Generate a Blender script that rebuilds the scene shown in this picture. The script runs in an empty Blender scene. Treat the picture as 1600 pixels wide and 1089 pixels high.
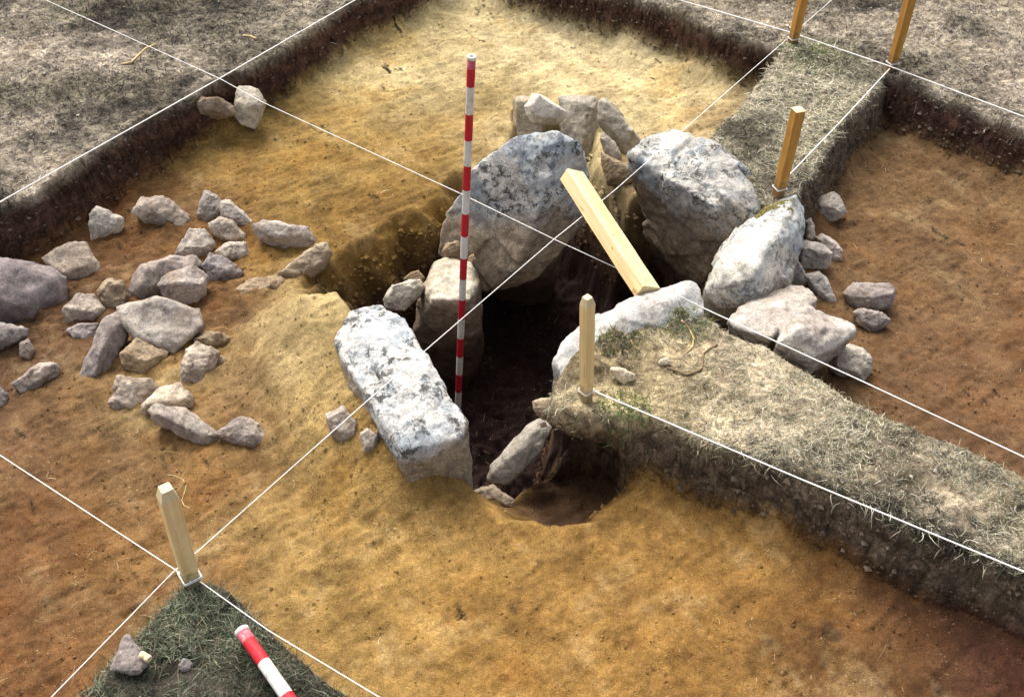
import bpy, bmesh, math, random
import numpy as np
from mathutils import Vector, noise, Matrix

random.seed(7)
rng = np.random.default_rng(11)
scene = bpy.context.scene
COL = scene.collection

# ------------------------------------------------------------------ camera model
F, PITCH, CAMZ = 1650.0, math.radians(43.0), 2.45
CS, SN = math.cos(PITCH), math.sin(PITCH)
CAM = np.array([0.0, 0.0, CAMZ])

def ray(px, py):
    u, v = (px - 800.0) / F, (py - 544.5) / F
    return np.array([u, CS - v * SN, -SN - v * CS])

def Pz(px, py, z=0.0):
    d = ray(px, py)
    return CAM + d * ((z - CAMZ) / d[2])

def Py(px, py, y):
    d = ray(px, py)
    return CAM + d * (y / d[1])

cam = bpy.data.cameras.new("camera")
cam.sensor_width = 36.0
cam.lens = F / 1600.0 * 36.0
cam.clip_start = 0.05
cam.clip_end = 500.0
camo = bpy.data.objects.new("camera", cam)
COL.objects.link(camo)
camo.location = (0, 0, CAMZ)
camo.rotation_euler = (math.radians(90) - PITCH, 0, 0)
scene.camera = camo

# ------------------------------------------------------------------ light
SUN_DIR = Vector((-0.30, 0.62, 1.0)).normalized()
sl = bpy.data.lights.new("sun", 'SUN')
sl.energy = 1.05
sl.angle = math.radians(38)
sl.color = (1.0, 0.95, 0.87)
so = bpy.data.objects.new("sun", sl)
COL.objects.link(so)
so.rotation_euler = SUN_DIR.to_track_quat('Z', 'Y').to_euler()
w = bpy.data.worlds.new("World")
scene.world = w
w.use_nodes = True
nt = w.node_tree
sky = nt.nodes.new("ShaderNodeTexSky")
sky.sky_type = 'NISHITA'
sky.sun_disc = False
sky.sun_elevation = math.asin(SUN_DIR.z)
sky.sun_rotation = math.atan2(SUN_DIR.x, SUN_DIR.y)
sky.dust_density = 6.0
sky.ozone_density = 0.3
sky.air_density = 0.8
bg = nt.nodes["Background"]
hs = nt.nodes.new("ShaderNodeHueSaturation")      # thin cloud: a paler, less blue sky
hs.inputs["Saturation"].default_value = 0.45
nt.links.new(sky.outputs[0], hs.inputs["Color"])
nt.links.new(hs.outputs[0], bg.inputs[0])
bg.inputs[1].default_value = 0.095
scene.view_settings.view_transform = 'Standard'
scene.view_settings.look = 'None'
scene.view_settings.exposure = 1.66
scene.view_settings.gamma = 1.0

def lin(r, g, b, k=1.0):
    f = lambda c: ((c / 255.0) / 12.92 if c / 255.0 < 0.04045 else ((c / 255.0 + 0.055) / 1.055) ** 2.4)
    return (f(r) * k, f(g) * k, f(b) * k)

# ------------------------------------------------------------------ tagging
def tag(o, label=None, cat=None, group=None, kind=None):
    if label: o['label'] = label
    if cat: o['category'] = cat
    if group: o['group'] = group
    if kind: o['kind'] = kind
    return o

def empty(name, loc):
    o = bpy.data.objects.new(name, None)
    o.empty_display_size = 0.05
    o.location = loc
    COL.objects.link(o)
    return o

# ------------------------------------------------------------------ material helpers
class NG:
    def __init__(s, name):
        s.m = bpy.data.materials.new(name)
        s.m.use_nodes = True
        s.t = s.m.node_tree
        s.n = s.t.nodes
        s.b = s.n["Principled BSDF"]
        s.b.inputs["Roughness"].default_value = 0.92
        s.b.inputs["Specular IOR Level"].default_value = 0.2
    def link(s, a, b): s.t.links.new(a, b)
    def put(s, sock, v):
        if isinstance(v, bpy.types.NodeSocket): s.link(v, sock)
        elif isinstance(v, (tuple, list)):
            sock.default_value = tuple(v) + ((1.0,) if len(v) == 3 and sock.type == 'RGBA' else ())
        else: sock.default_value = v
    def pos(s): return s.n.new("ShaderNodeNewGeometry").outputs["Position"]
    def obj(s): return s.n.new("ShaderNodeTexCoord").outputs["Object"]
    def mapped(s, v, scale=(1, 1, 1), loc=(0, 0, 0)):
        m = s.n.new("ShaderNodeMapping")
        s.link(v, m.inputs[0]); m.inputs["Scale"].default_value = scale; m.inputs["Location"].default_value = loc
        return m.outputs[0]
    def noise(s, v, scale, detail=4, rough=0.6, dist=0.0):
        t = s.n.new("ShaderNodeTexNoise")
        s.link(v, t.inputs["Vector"])
        t.inputs["Scale"].default_value = scale; t.inputs["Detail"].default_value = detail
        t.inputs["Roughness"].default_value = rough; t.inputs["Distortion"].default_value = dist
        return t.outputs["Fac"]
    def voro(s, v, scale, feature='F1'):
        t = s.n.new("ShaderNodeTexVoronoi"); t.feature = feature
        s.link(v, t.inputs["Vector"]); t.inputs["Scale"].default_value = scale
        return t.outputs["Distance"]
    def rng(s, v, a, b, c=0.0, d=1.0, smooth=True):
        m = s.n.new("ShaderNodeMapRange")
        m.interpolation_type = 'SMOOTHSTEP' if smooth else 'LINEAR'
        s.put(m.inputs[0], v)
        for i, x in enumerate((a, b, c, d)): m.inputs[i + 1].default_value = x
        return m.outputs[0]
    def math(s, op, a, b=0.0):
        m = s.n.new("ShaderNodeMath"); m.operation = op
        s.put(m.inputs[0], a); s.put(m.inputs[1], b)
        return m.outputs[0]
    def mix(s, f, a, b, mode='MIX'):
        m = s.n.new("ShaderNodeMix"); m.data_type = 'RGBA'; m.blend_type = mode
        s.put(m.inputs[0], f); s.put(m.inputs[6], a); s.put(m.inputs[7], b)
        return m.outputs[2]
    def z(s, v):
        x = s.n.new("ShaderNodeSeparateXYZ"); s.link(v, x.inputs[0]); return x.outputs[2]
    def rand(s): return s.n.new("ShaderNodeObjectInfo").outputs["Random"]
    def attr(s, name):
        a = s.n.new("ShaderNodeAttribute"); a.attribute_name = name; return a.outputs["Color"]
    def bump(s, h, strength=0.5, dist=0.01, prev=None):
        b = s.n.new("ShaderNodeBump")
        b.inputs["Strength"].default_value = strength; b.inputs["Distance"].default_value = dist
        s.put(b.inputs["Height"], h)
        if prev: s.link(prev, b.inputs["Normal"])
        return b.outputs[0]
    def done(s, col, normal=None, rough=None):
        s.put(s.b.inputs["Base Color"], col)
        if normal: s.link(normal, s.b.inputs["Normal"])
        if rough is not None: s.put(s.b.inputs["Roughness"], rough)
        return s.m

def mat_earth(name="earth", clods=0.0):
    g = NG(name)
    p = g.pos()
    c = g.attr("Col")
    n1 = g.noise(p, 7, 6, 0.65, 0.4)
    n2 = g.noise(p, 42, 5, 0.7)
    n3 = g.noise(p, 170, 3, 0.7)
    c = g.mix(1.0, c, g.mix(g.rng(n1, 0.3, 0.7), (0.74, 0.72, 0.68), (1.24, 1.26, 1.28)), 'MULTIPLY')
    c = g.mix(1.0, c, g.mix(g.rng(n2, 0.3, 0.72), (0.80, 0.78, 0.75), (1.18, 1.19, 1.18)), 'MULTIPLY')
    c = g.mix(1.0, c, g.mix(g.rng(n3, 0.3, 0.72), (0.78, 0.76, 0.74), (1.22, 1.22, 1.22)), 'MULTIPLY')
    n4 = g.noise(p, 420, 2, 0.6)
    c = g.mix(1.0, c, g.mix(g.rng(n4, 0.3, 0.7), (0.66, 0.64, 0.61), (1.36, 1.37, 1.38)), 'MULTIPLY')
    fl = g.math('MULTIPLY', g.rng(g.noise(p, 120, 2, 0.5), 0.66, 0.74), g.rng(g.noise(p, 5, 3), 0.42, 0.62))
    c = g.mix(g.math('MULTIPLY', fl, 0.55), c, (0.42, 0.35, 0.22))
    dk = g.rng(g.noise(p, 95, 3, 0.6), 0.66, 0.73)
    c = g.mix(g.math('MULTIPLY', dk, 0.5), c, (0.04, 0.025, 0.012))
    nb = g.bump(n2, 0.6, 0.010)
    if clods:
        cl = g.noise(p, 24, 5, 0.7, 0.8)
        c = g.mix(1.0, c, g.mix(g.rng(cl, 0.32, 0.66), (0.45, 0.43, 0.41), (1.5, 1.5, 1.5)), 'MULTIPLY')
        nb = g.bump(cl, 0.9, 0.03, nb)
    nb = g.bump(n3, 0.7, 0.005, nb)
    return g.done(c, nb, 0.97)

def mat_stone(name, base, dark, pale, lichen=0.0, blue=0.0, stain_z=None, stain=(0.17, 0.115, 0.06), grime=0.25, fine=60, stainw=0.05, low=None, moss=None):
    g = NG(name)
    p = g.pos()
    r = g.rand()
    n1 = g.noise(p, 6, 6, 0.65, 0.3)
    n2 = g.noise(p, 26, 6, 0.7)
    n3 = g.noise(p, fine * 2.2, 4, 0.75)
    c = g.mix(g.rng(n2, 0.32, 0.68), dark, base)
    c = g.mix(g.rng(n1, 0.46, 0.66), c, pale)
    c = g.mix(1.0, c, g.mix(g.rng(n3, 0.3, 0.7), (0.66, 0.66, 0.68), (1.22, 1.22, 1.2)), 'MULTIPLY')
    c = g.mix(1.0, c, g.mix(r, (0.80, 0.80, 0.84), (1.2, 1.16, 1.05)), 'MULTIPLY')
    r2 = g.math('FRACT', g.math('MULTIPLY', r, 7.31))
    c = g.mix(g.math('MULTIPLY', r2, grime), c, g.mix(1.0, c, (1.12, 0.93, 0.68), 'MULTIPLY'))
    if blue:
        c = g.mix(g.math('MULTIPLY', g.rng(g.noise(p, 4.5, 4, 0.6, 0.8), 0.46, 0.62), blue), c, (0.25, 0.36, 0.46))
    if lichen:
        l = g.math('MULTIPLY', g.rng(g.noise(p, 34, 6, 0.75, 0.5), 0.49, 0.545), g.rng(g.noise(p, 8, 4, 0.6), 0.43, 0.54))
        c = g.mix(g.math('MULTIPLY', l, lichen * 0.9), c, g.mix(g.rng(g.noise(p, 16, 3), 0.5, 0.66), (0.032, 0.033, 0.03), (0.16, 0.19, 0.21)))
        l2 = g.rng(g.noise(p, 90, 4, 0.7), 0.58, 0.64)
        c = g.mix(g.math('MULTIPLY', l2, lichen * 0.55), c, (0.08, 0.085, 0.085))
    if stain_z is not None:
        zz = g.math('ADD', g.z(p), g.rng(g.noise(p, 5, 4, 0.6), 0.2, 0.8, -0.09, 0.09, False))
        f = g.rng(zz, stain_z - stainw, stain_z + stainw, 1.0, 0.0)
        sc = g.mix(g.rng(n2, 0.3, 0.7), tuple(0.6 * x for x in stain), tuple(1.25 * x for x in stain))
        sc = g.mix(1.0, sc, g.mix(g.rng(n3, 0.3, 0.7), (0.6, 0.6, 0.6), (1.35, 1.35, 1.35)), 'MULTIPLY')
        c = g.mix(g.math('MULTIPLY', f, 0.88), c, sc)
    if low is not None:  # chamber shade put into the colour of the stone's lower part
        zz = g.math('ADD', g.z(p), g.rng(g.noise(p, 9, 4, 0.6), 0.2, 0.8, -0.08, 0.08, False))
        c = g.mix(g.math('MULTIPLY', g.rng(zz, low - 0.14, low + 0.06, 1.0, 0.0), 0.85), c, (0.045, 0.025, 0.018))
    if grime:
        gr = g.rng(g.noise(g.mapped(p, (1, 1, 1), (5, 3, 1)), 11, 5, 0.65), 0.5, 0.7)
        c = g.mix(g.math('MULTIPLY', gr, grime), c, (0.2, 0.135, 0.065))
    hgt = n3
    if moss:
        d = g.n.new("ShaderNodeVectorMath"); d.operation = 'DISTANCE'
        g.link(p, d.inputs[0]); d.inputs[1].default_value = moss[:3]
        mm = g.rng(g.math('ADD', g.math('DIVIDE', d.outputs["Value"], moss[3]), g.rng(g.noise(p, 22, 5, 0.7), 0.25, 0.75, -0.7, 0.7, False)), 0.75, 0.95, 1.0, 0.0)
        c = g.mix(mm, c, g.mix(g.rng(n3, 0.35, 0.65), (0.05, 0.045, 0.012), (0.20, 0.17, 0.05)))
    nb = g.bump(n2, 0.5, 0.012)
    nb = g.bump(n3, 0.6, 0.005, nb)
    return g.done(c, nb, 0.9)

M_EARTH = mat_earth()
M_BAULK = mat_earth("baulk_earth", 1.0)
M_SMALL = mat_stone("grey_stone", (0.39, 0.35, 0.315), (0.21, 0.18, 0.165), (0.55, 0.50, 0.45), lichen=0.3, grime=0.4)
M_PINK = mat_stone("mauve_stone", (0.33, 0.29, 0.27), (0.17, 0.145, 0.14), (0.46, 0.41, 0.385), lichen=0.3, grime=0.2)
M_BROWN = mat_stone("soil_stained_stone", (0.31, 0.25, 0.175), (0.20, 0.155, 0.105), (0.40, 0.335, 0.25), grime=0.4)
M_BOULDER = mat_stone("dark_mauve_stone", (0.22, 0.19, 0.195), (0.12, 0.10, 0.105), (0.34, 0.30, 0.30), lichen=0.2, grime=0.1)
M_PALE = mat_stone("pale_stone", (0.48, 0.455, 0.41), (0.29, 0.27, 0.25), (0.60, 0.57, 0.51), lichen=0.2, grime=0.3)
M_CREAM = mat_stone("cream_stone", (0.66, 0.58, 0.44), (0.52, 0.44, 0.32), (0.75, 0.68, 0.54), grime=0.2)
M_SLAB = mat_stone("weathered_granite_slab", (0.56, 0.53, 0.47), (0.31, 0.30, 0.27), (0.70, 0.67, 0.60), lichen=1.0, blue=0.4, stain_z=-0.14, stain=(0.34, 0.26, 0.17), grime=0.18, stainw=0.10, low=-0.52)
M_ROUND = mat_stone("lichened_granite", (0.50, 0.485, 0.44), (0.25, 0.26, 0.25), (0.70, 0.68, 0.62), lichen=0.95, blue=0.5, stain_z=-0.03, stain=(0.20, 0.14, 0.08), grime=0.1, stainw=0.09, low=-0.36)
M_TALL = mat_stone("pale_granite", (0.60, 0.58, 0.53), (0.36, 0.355, 0.34), (0.74, 0.72, 0.66), lichen=0.7, blue=0.35, stain_z=-0.10, stain=(0.21, 0.175, 0.125), grime=0.1, stainw=0.02, moss=(*Py(1210, 338, 3.36), 0.085))
M_BLOCK = mat_stone("white_granite", (0.62, 0.60, 0.56), (0.33, 0.34, 0.335), (0.78, 0.76, 0.72), lichen=1.0, blue=0.3, stain_z=-0.085, stain=(0.25, 0.205, 0.135), grime=0.08, stainw=0.025)
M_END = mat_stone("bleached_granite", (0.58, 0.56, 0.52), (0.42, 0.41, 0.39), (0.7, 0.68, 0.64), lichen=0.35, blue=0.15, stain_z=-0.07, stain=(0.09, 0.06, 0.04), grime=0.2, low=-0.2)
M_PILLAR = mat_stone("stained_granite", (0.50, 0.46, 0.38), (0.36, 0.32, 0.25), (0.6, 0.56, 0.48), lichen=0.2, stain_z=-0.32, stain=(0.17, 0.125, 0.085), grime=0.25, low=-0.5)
M_COBBLE = mat_stone("white_cobble", (0.62, 0.59, 0.53), (0.45, 0.43, 0.39), (0.72, 0.7, 0.64), lichen=0.2, grime=0.1)
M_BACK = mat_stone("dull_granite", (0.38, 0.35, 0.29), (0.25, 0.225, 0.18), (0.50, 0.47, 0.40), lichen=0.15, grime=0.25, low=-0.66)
M_PINKB = mat_stone("pinkish_granite", (0.54, 0.49, 0.41), (0.36, 0.31, 0.26), (0.70, 0.65, 0.56), lichen=0.25, blue=0.05, grime=0.3)

def mat_wood(name, c1, c2, knot, mud=0.0):
    g = NG(name)
    o = g.obj()
    n = g.noise(g.mapped(o, (60, 60, 2.5)), 1.0, 5, 0.6, 0.5)
    c = g.mix(g.rng(n, 0.3, 0.7), c1, c2)
    c = g.mix(g.math('MULTIPLY', g.rng(g.noise(g.mapped(o, (30, 30, 12)), 1.0, 2, 0.5), 0.66, 0.72), 0.8), c, knot)
    c = g.mix(g.rng(g.noise(o, 8, 4), 0.35, 0.75, 0, 0.35), c, tuple(x * 0.7 for x in c2))
    sp_ = g.noise(g.mapped(o, (140, 140, 2.0)), 1.0, 3, 0.6, 0.3)
    c = g.mix(g.rng(sp_, 0.68, 0.72, 0, 0.75), c, (0.10, 0.06, 0.03))
    if mud:
      zf = g.math('ADD', g.z(o), g.rng(g.noise(o, 40, 4), 0.2, 0.8, -0.05, 0.05, False))
      c = g.mix(g.rng(zf, 0.02, 0.09, mud, 0.0), c, (0.13, 0.09, 0.05))
    return g.done(c, g.bump(n, 0.35, 0.002), 0.75)
M_WOOD = mat_wood("pine_wood", (0.86, 0.70, 0.38), (0.72, 0.53, 0.23), (0.22, 0.10, 0.03), 0.7)
M_WOODO = mat_wood("orange_pine_wood", (0.52, 0.29, 0.07), (0.36, 0.17, 0.035), (0.12, 0.05, 0.02), 0.7)
M_WOODP = mat_wood("sawn_end_wood", (0.72, 0.62, 0.40), (0.6, 0.48, 0.26), (0.3, 0.2, 0.1))
M_BEAM = mat_wood("sawn_pine_wood", (0.76, 0.62, 0.36), (0.60, 0.45, 0.20), (0.34, 0.19, 0.06))

def mat_paint(name, c, dirt):
    g = NG(name)
    p = g.obj()
    n = g.noise(p, 60, 5, 0.7)
    c2 = g.mix(g.rng(n, 0.52, 0.66, 0, 0.75), c, dirt)
    c2 = g.mix(g.rng(g.noise(g.mapped(p, (90, 90, 14)), 1.0, 4, 0.7), 0.58, 0.64, 0, 0.7), c2, dirt)
    return g.done(c2, g.bump(n, 0.2, 0.001), 0.55)
M_RED = mat_paint("red_paint", (0.50, 0.018, 0.03), (0.28, 0.06, 0.05))
M_WHITE = mat_paint("white_paint", (0.66, 0.63, 0.58), (0.42, 0.36, 0.28))
M_REDP = mat_paint("worn_red_paint", (0.52, 0.10, 0.13), (0.55, 0.35, 0.33))
M_STEEL = mat_paint("grey_steel", (0.32, 0.34, 0.33), (0.16, 0.16, 0.15))
M_CORD = mat_paint("white_cord", (0.80, 0.79, 0.76), (0.6, 0.57, 0.5))
M_BLUEINK = mat_paint("faded_blue_ink", (0.2, 0.3, 0.42), (0.5, 0.5, 0.5))

def mat_col(name, rough=0.9):
    g = NG(name)
    return g.done(g.attr("Col"), None, rough)
M_BLADE = mat_col("dry_stalks")
M_CRUMB = mat_col("crumbs")

# ------------------------------------------------------------------ numpy noise + polygons
def vnoise(x, y, seed):
    r = np.random.default_rng(seed).random((256, 256))
    xi = np.floor(x).astype(int); yi = np.floor(y).astype(int)
    fx = x - xi; fy = y - yi
    fx = fx * fx * (3 - 2 * fx); fy = fy * fy * (3 - 2 * fy)
    a = r[xi % 256, yi % 256]; b = r[(xi + 1) % 256, yi % 256]
    c = r[xi % 256, (yi + 1) % 256]; d = r[(xi + 1) % 256, (yi + 1) % 256]
    return (a * (1 - fx) + b * fx) * (1 - fy) + (c * (1 - fx) + d * fx) * fy - 0.5

def fbm(x, y, freq, seed, oct=4, gain=0.5):
    s = 0; a = 1.0
    for i in range(oct):
        s = s + a * vnoise(x * freq + 13.7 * i, y * freq - 7.1 * i, seed + i)
        freq *= 2.03; a *= gain
    return s

def sdf(poly, x, y):
    poly = np.asarray(poly, float)
    d = np.full(x.shape, 1e9); inside = np.zeros(x.shape, bool)
    n = len(poly)
    for i in range(n):
        ax, ay = poly[i]; bx, by = poly[(i + 1) % n]
        ex, ey = bx - ax, by - ay
        t = np.clip(((x - ax) * ex + (y - ay) * ey) / (ex * ex + ey * ey), 0, 1)
        d = np.minimum(d, np.hypot(x - ax - t * ex, y - ay - t * ey))
        if abs(ey) > 1e-12:
            c = (ay > y) != (by > y)
            inside ^= c & (x < ex * (y - ay) / ey + ax)
    return np.where(inside, d, -d)

def poly_px(pts, z=0.0):
    return [tuple(Pz(a, b, z)[:2]) for a, b in pts]

def smooth(a, b, v):
    t = np.clip((v - a) / (b - a), 0, 1)
    return t * t * (3 - 2 * t)

def isect(p, q, r, s):
    p, q, r, s = map(np.array, (p, q, r, s))
    d1, d2 = q - p, s - r
    t = ((r - p)[0] * d2[1] - (r - p)[1] * d2[0]) / (d1[0] * d2[1] - d1[1] * d2[0])
    return p + d1 * t

def xy(px, py, z=0.0): return Pz(px, py, z)[:2]

FLOOR = -0.27
# excavated area: bounded at upper left by one section, at the top by another
e1a, e1b = xy(0, 326), xy(556, 6)
e4a, e4b, e4c, e4d = xy(985, 2), xy(1215, 74), xy(1388, 116), xy(1600, 203)
corner = isect(e1a, e1b, e4a, e4b)
dirL = (np.array(e1a) - np.array(e1b)); dirL /= np.linalg.norm(dirL)
dirT = (np.array(e4d) - np.array(e4c)); dirT /= np.linalg.norm(dirT)
far_r = np.array(e4d) + dirT * 3.0
EXC = [tuple(corner), tuple(e4a), tuple(e4b), tuple(e4c), tuple(e4d), tuple(far_r), tuple(far_r + dirL * 8.5), tuple(corner + dirL * 8.5)]
# standing baulks
B_FAR = poly_px([(1216, 40), (1214, 76), (1196, 112), (1152, 165), (1096, 208), (1115, 250), (1150, 300), (1200, 330), (1252, 302),
                 (1290, 240), (1330, 190), (1388, 120), (1400, 60)])
d4 = np.array(xy(1600, 722)) - np.array(xy(1105, 492)); d4 /= np.linalg.norm(d4)
B_MID = poly_px([(1098, 478), (1180, 536), (1300, 592), (1400, 640), (1600, 728)])
B_MID += [tuple(np.array(B_MID[-1]) + d4 * 5), tuple(np.array(xy(1600, 902)) + d4 * 5)]
B_MID += poly_px([(1600, 902), (1400, 818), (1250, 752), (1100, 690), (1010, 666), (965, 662), (925, 664), (880, 658), (830, 636), (848, 590), (872, 562), (920, 530), (1000, 485)])
B_NEAR = poly_px([(300, 912), (282, 930), (245, 968), (205, 1003), (150, 1052), (100, 1100), (20, 1180), (-60, 1290), (700, 1290), (700, 1175), (590, 1094), (480, 1020), (400, 962), (350, 925), (322, 912)])
# chamber pit and hollows (traced at the level of the excavated floor)
PIT = poly_px([(530, 500), (545, 465), (590, 435), (625, 412), (660, 380), (700, 345), (740, 300), (790, 235), (800, 172), (928, 172), (934, 262), (985, 312), (1045, 290), (1150, 330),
               (1190, 420), (1130, 490), (1050, 520), (960, 565), (890, 610), (880, 670), (835, 735), (795, 775), (760, 775), (735, 768), (700, 740), (620, 600)], FLOOR)
HOLLOW = poly_px([(735, 775), (800, 806), (860, 822), (925, 812), (985, 768), (1018, 712), (1020, 650), (960, 570), (860, 570), (780, 700)], FLOOR)
DITCH = poly_px([(470, 470), (505, 420), (560, 385), (610, 362), (660, 325), (715, 275), (770, 290), (720, 420), (640, 500), (560, 500), (500, 500)], FLOOR)
MOUND = poly_px([(520, 560), (560, 500), (520, 490), (480, 520), (470, 560), (520, 650), (600, 730), (630, 740), (640, 640)], FLOOR)

def axis(a, b, step, lim):
    core = list(np.arange(a, b, step))
    lo, hi, s, x = [], [], step, a
    while x > -lim:
        s *= 1.35; x -= s; lo.append(x)
    s, x = step, core[-1]
    while x < lim:
        s *= 1.35; x += s; hi.append(x)
    return np.array(lo[::-1] + core + hi)
AX = axis(-2.9, 2.9, 0.008, 80.0)
AY = axis(1.15, 5.8, 0.008, 80.0)
X, Y = np.meshgrid(AX, AY)                       # rows = y
en = fbm(X, Y, 2.5, 5, 3, 0.55) * 0.06
sE = -sdf(EXC, X, Y); sF = sdf(B_FAR, X, Y); sM = sdf(B_MID, X, Y); sN = sdf(B_NEAR, X, Y)
SALL = np.stack([sE, sF, sM, sN])
ST = SALL.max(0) + en
WHICH = SALL.argmax(0)
# floor
fl = FLOOR + fbm(X, Y, 1.2, 21, 4) * 0.03 + fbm(X, Y, 9.0, 31, 4) * 0.014 + fbm(X, Y, 45.0, 41, 2) * 0.008
fl += fbm(X * 0.81 + Y * 0.58, (Y * 0.81 - X * 0.58) * 4.0, 6.0, 43, 4, 0.6) * 0.010
lx, ly = xy(260, 470, FLOOR)
fl += np.exp(-((X - lx) ** 2 + (Y - ly) ** 2) / 0.55 ** 2) * (fbm(X, Y, 10, 47, 5, 0.6) * 0.035)
fl += 0.10 * np.exp(np.minimum(ST, 0) / 0.07) * (0.8 + fbm(X, Y, 5, 17, 3))
# lower foreground falls a little toward the right baulk
sP = sdf(PIT, X, Y) + fbm(X, Y, 6, 51, 3) * 0.04
sH = sdf(HOLLOW, X, Y) + fbm(X, Y, 8, 61, 3) * 0.03
sD = sdf(DITCH, X, Y) + fbm(X, Y, 6, 71, 4) * 0.08
sU = sdf(MOUND, X, Y)
fl += 0.17 * smooth(-0.32, 0.06, sU) * (1 - smooth(-0.02, 0.1, sP))
pit = 0.60 * smooth(-0.01, 0.15, sP)
hol = 0.29 * smooth(-0.02, 0.15, sH)
dit = 0.62 * smooth(-0.04, 0.24, sD)
rough = fbm(X, Y, 16, 91, 5, 0.6) * 0.06
dig = np.maximum(np.maximum(pit, hol), dit)
fl = fl - dig + rough * smooth(0.02, 0.2, dig) * (1 - 0.75 * smooth(0.0, 0.1, sH))
turf = fbm(X, Y, 1.0, 101, 3) * 0.02 + fbm(X, Y, 8.0, 111, 4) * 0.028 + fbm(X, Y, 40.0, 121, 3) * 0.012 - 0.005
for px_, py_ in ((1050, 497), (1000, 512), (950, 540), (905, 572)):
    bx_, by_ = xy(px_, py_)
    turf = np.maximum(turf, turf + 0.05 * np.exp(-((X - bx_) ** 2 + (Y - by_) ** 2) / 0.075 ** 2) - 0.0)
wallw = 0.065 + 0.04 * (fbm(X, Y, 2, 131, 3))
tm = smooth(-0.5, 0.5, ST / np.maximum(wallw, 0.02))
Z = fl * (1 - tm) + turf * tm + (tm * (1 - tm) * 4) * fbm(X, Y, 14, 141, 4) * 0.015

# --- soil colours (pale subsoil, brown loam, humus, plus painted-in pit shade and corner darkening)
K = 0.55
blobs = [(800, 110, 0.6, (222, 210, 168), 1.5), (620, 50, 0.5, (208, 195, 150), 1.2), (1040, 150, 0.5, (230, 218, 176), 1.5), (880, 40, .5, (232, 224, 192), 1.5),
         (500, 150, 0.5, (178, 156, 100), 1.0), (440, 250, .5, (168, 142, 86), 1.1), (640, 250, 0.5, (158, 130, 72), 1.2), (760, 160, .2, (170, 146, 82), 1.0),
         (100, 380, 0.5, (118, 86, 62), 1.4), (250, 380, .45, (146, 112, 72), 1.0), (100, 560, 0.5, (122, 98, 76), 1.2), (250, 640, .35, (150, 122, 84), 1.0),
         (450, 570, .28, (214, 198, 150), 1.8), (480, 700, .4, (190, 166, 112), 1.1), (80, 850, .6, (126, 92, 60), 1.5), (280, 760, .3, (140, 106, 68), 1),
         (560, 850, .4, (190, 164, 108), 1.3), (800, 880, .45, (178, 143, 84), 1.3), (1000, 830, .4, (184, 148, 88), 1.3), (700, 1000, .4, (170, 140, 82), 1.2),
         (950, 1020, .4, (158, 122, 68), 1.1), (1200, 880, .35, (160, 126, 70), 1.2), (1380, 1000, .35, (128, 96, 60), 1.5), (1560, 1060, .4, (84, 54, 46), 1.8),  # bottom-right corner: lens fall-off and shadow put into the soil colour
         (1450, 400, .7, (134, 108, 78), 1.6), (1560, 560, .6, (122, 95, 72), 1.4), (1350, 250, .5, (132, 107, 78), 1.2), (500, 400, .22, (160, 130, 72), 1.0), (620, 350, .2, (130, 102, 52), 1.2)]
acc = np.zeros(X.shape + (3,)); wt = np.full(X.shape, 1e-4)
acc += np.array(lin(150, 110, 60, K)) * 1e-4
wx = X + fbm(X, Y, 2.2, 201, 4) * 0.5; wy = Y + fbm(X, Y, 2.2, 211, 4) * 0.5
for px, py, r, c, wgt in blobs:
    bx, by = xy(px, py, FLOOR)
    g = wgt * np.exp(-((wx - bx) ** 2 + (wy - by) ** 2) / (r * r))
    acc += g[..., None] * np.array(lin(*c, K)); wt += g
soil = acc / wt[..., None]
soil *= np.array((0.95, 0.875, 0.765))
ang = 0.62                                            # trowelling direction
xr, yr = X * math.cos(ang) + Y * math.sin(ang), -X * math.sin(ang) + Y * math.cos(ang)
m1 = fbm(X, Y, 3.5, 221, 5, 0.62); m2 = fbm(xr * 3.2, yr, 6.0, 223, 5, 0.65); m3 = fbm(X, Y, 5.0, 227, 5, 0.65)
soil *= (1 + 0.26 * m1 + 0.26 * m2)[..., None]
pl = smooth(0.15, 0.75, m3 + 0.6 * m2)[..., None]
soil = soil * (1 - 0.2 * pl) + np.array((0.40, 0.32, 0.18)) * 0.2 * pl * (0.6 + soil.sum(-1, keepdims=True))
og = smooth(0.15, 0.6, -m3 + 0.4 * m1)[..., None]
soil = soil * (1 - og * np.array((0.06, 0.13, 0.24)))
for px_, py_, r_ in ((800, 950, .05), (1290, 1000, .05), (810, 940, .03), (255, 740, .05), (960, 830, .02), (130, 640, .03)):
    bx_, by_ = xy(px_, py_, FLOOR)
    soil *= (1 - 0.55 * smooth(0.55, 0.9, np.exp(-(((X - bx_) ** 2 + (Y - by_) ** 2) / r_ ** 2)) + 0.9 * m2 + 0.25 * m1))[..., None]
dark = np.array((0.050, 0.026, 0.014))  # dark pit fill, with chamber, ditch and hollow shade mixed into its colour
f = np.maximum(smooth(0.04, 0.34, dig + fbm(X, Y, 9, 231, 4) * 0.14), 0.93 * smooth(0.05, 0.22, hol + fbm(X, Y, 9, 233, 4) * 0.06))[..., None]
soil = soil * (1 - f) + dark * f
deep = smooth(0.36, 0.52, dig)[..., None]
soil = soil * (1 - deep) + np.array((0.018, 0.008, 0.007)) * deep  # near-black shade painted onto the deepest soil
tcol = np.array((0.215, 0.185, 0.145)) * (1 + 0.6 * fbm(X, Y, 7, 241, 5, 0.65))[..., None]
tpatch = np.clip(1 + 1.7 * fbm(X, Y, 3.0, 247, 5, 0.6) - 0.35 * np.exp(-((ST - 0.12) / 0.14) ** 2) * (WHICH == 0), 0.25, 1.8)
tcol = tcol * tpatch[..., None]
bare = smooth(0.0, 0.25, 0.2 + fbm(X, Y, 2.5, 251, 4))[..., None]
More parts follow.
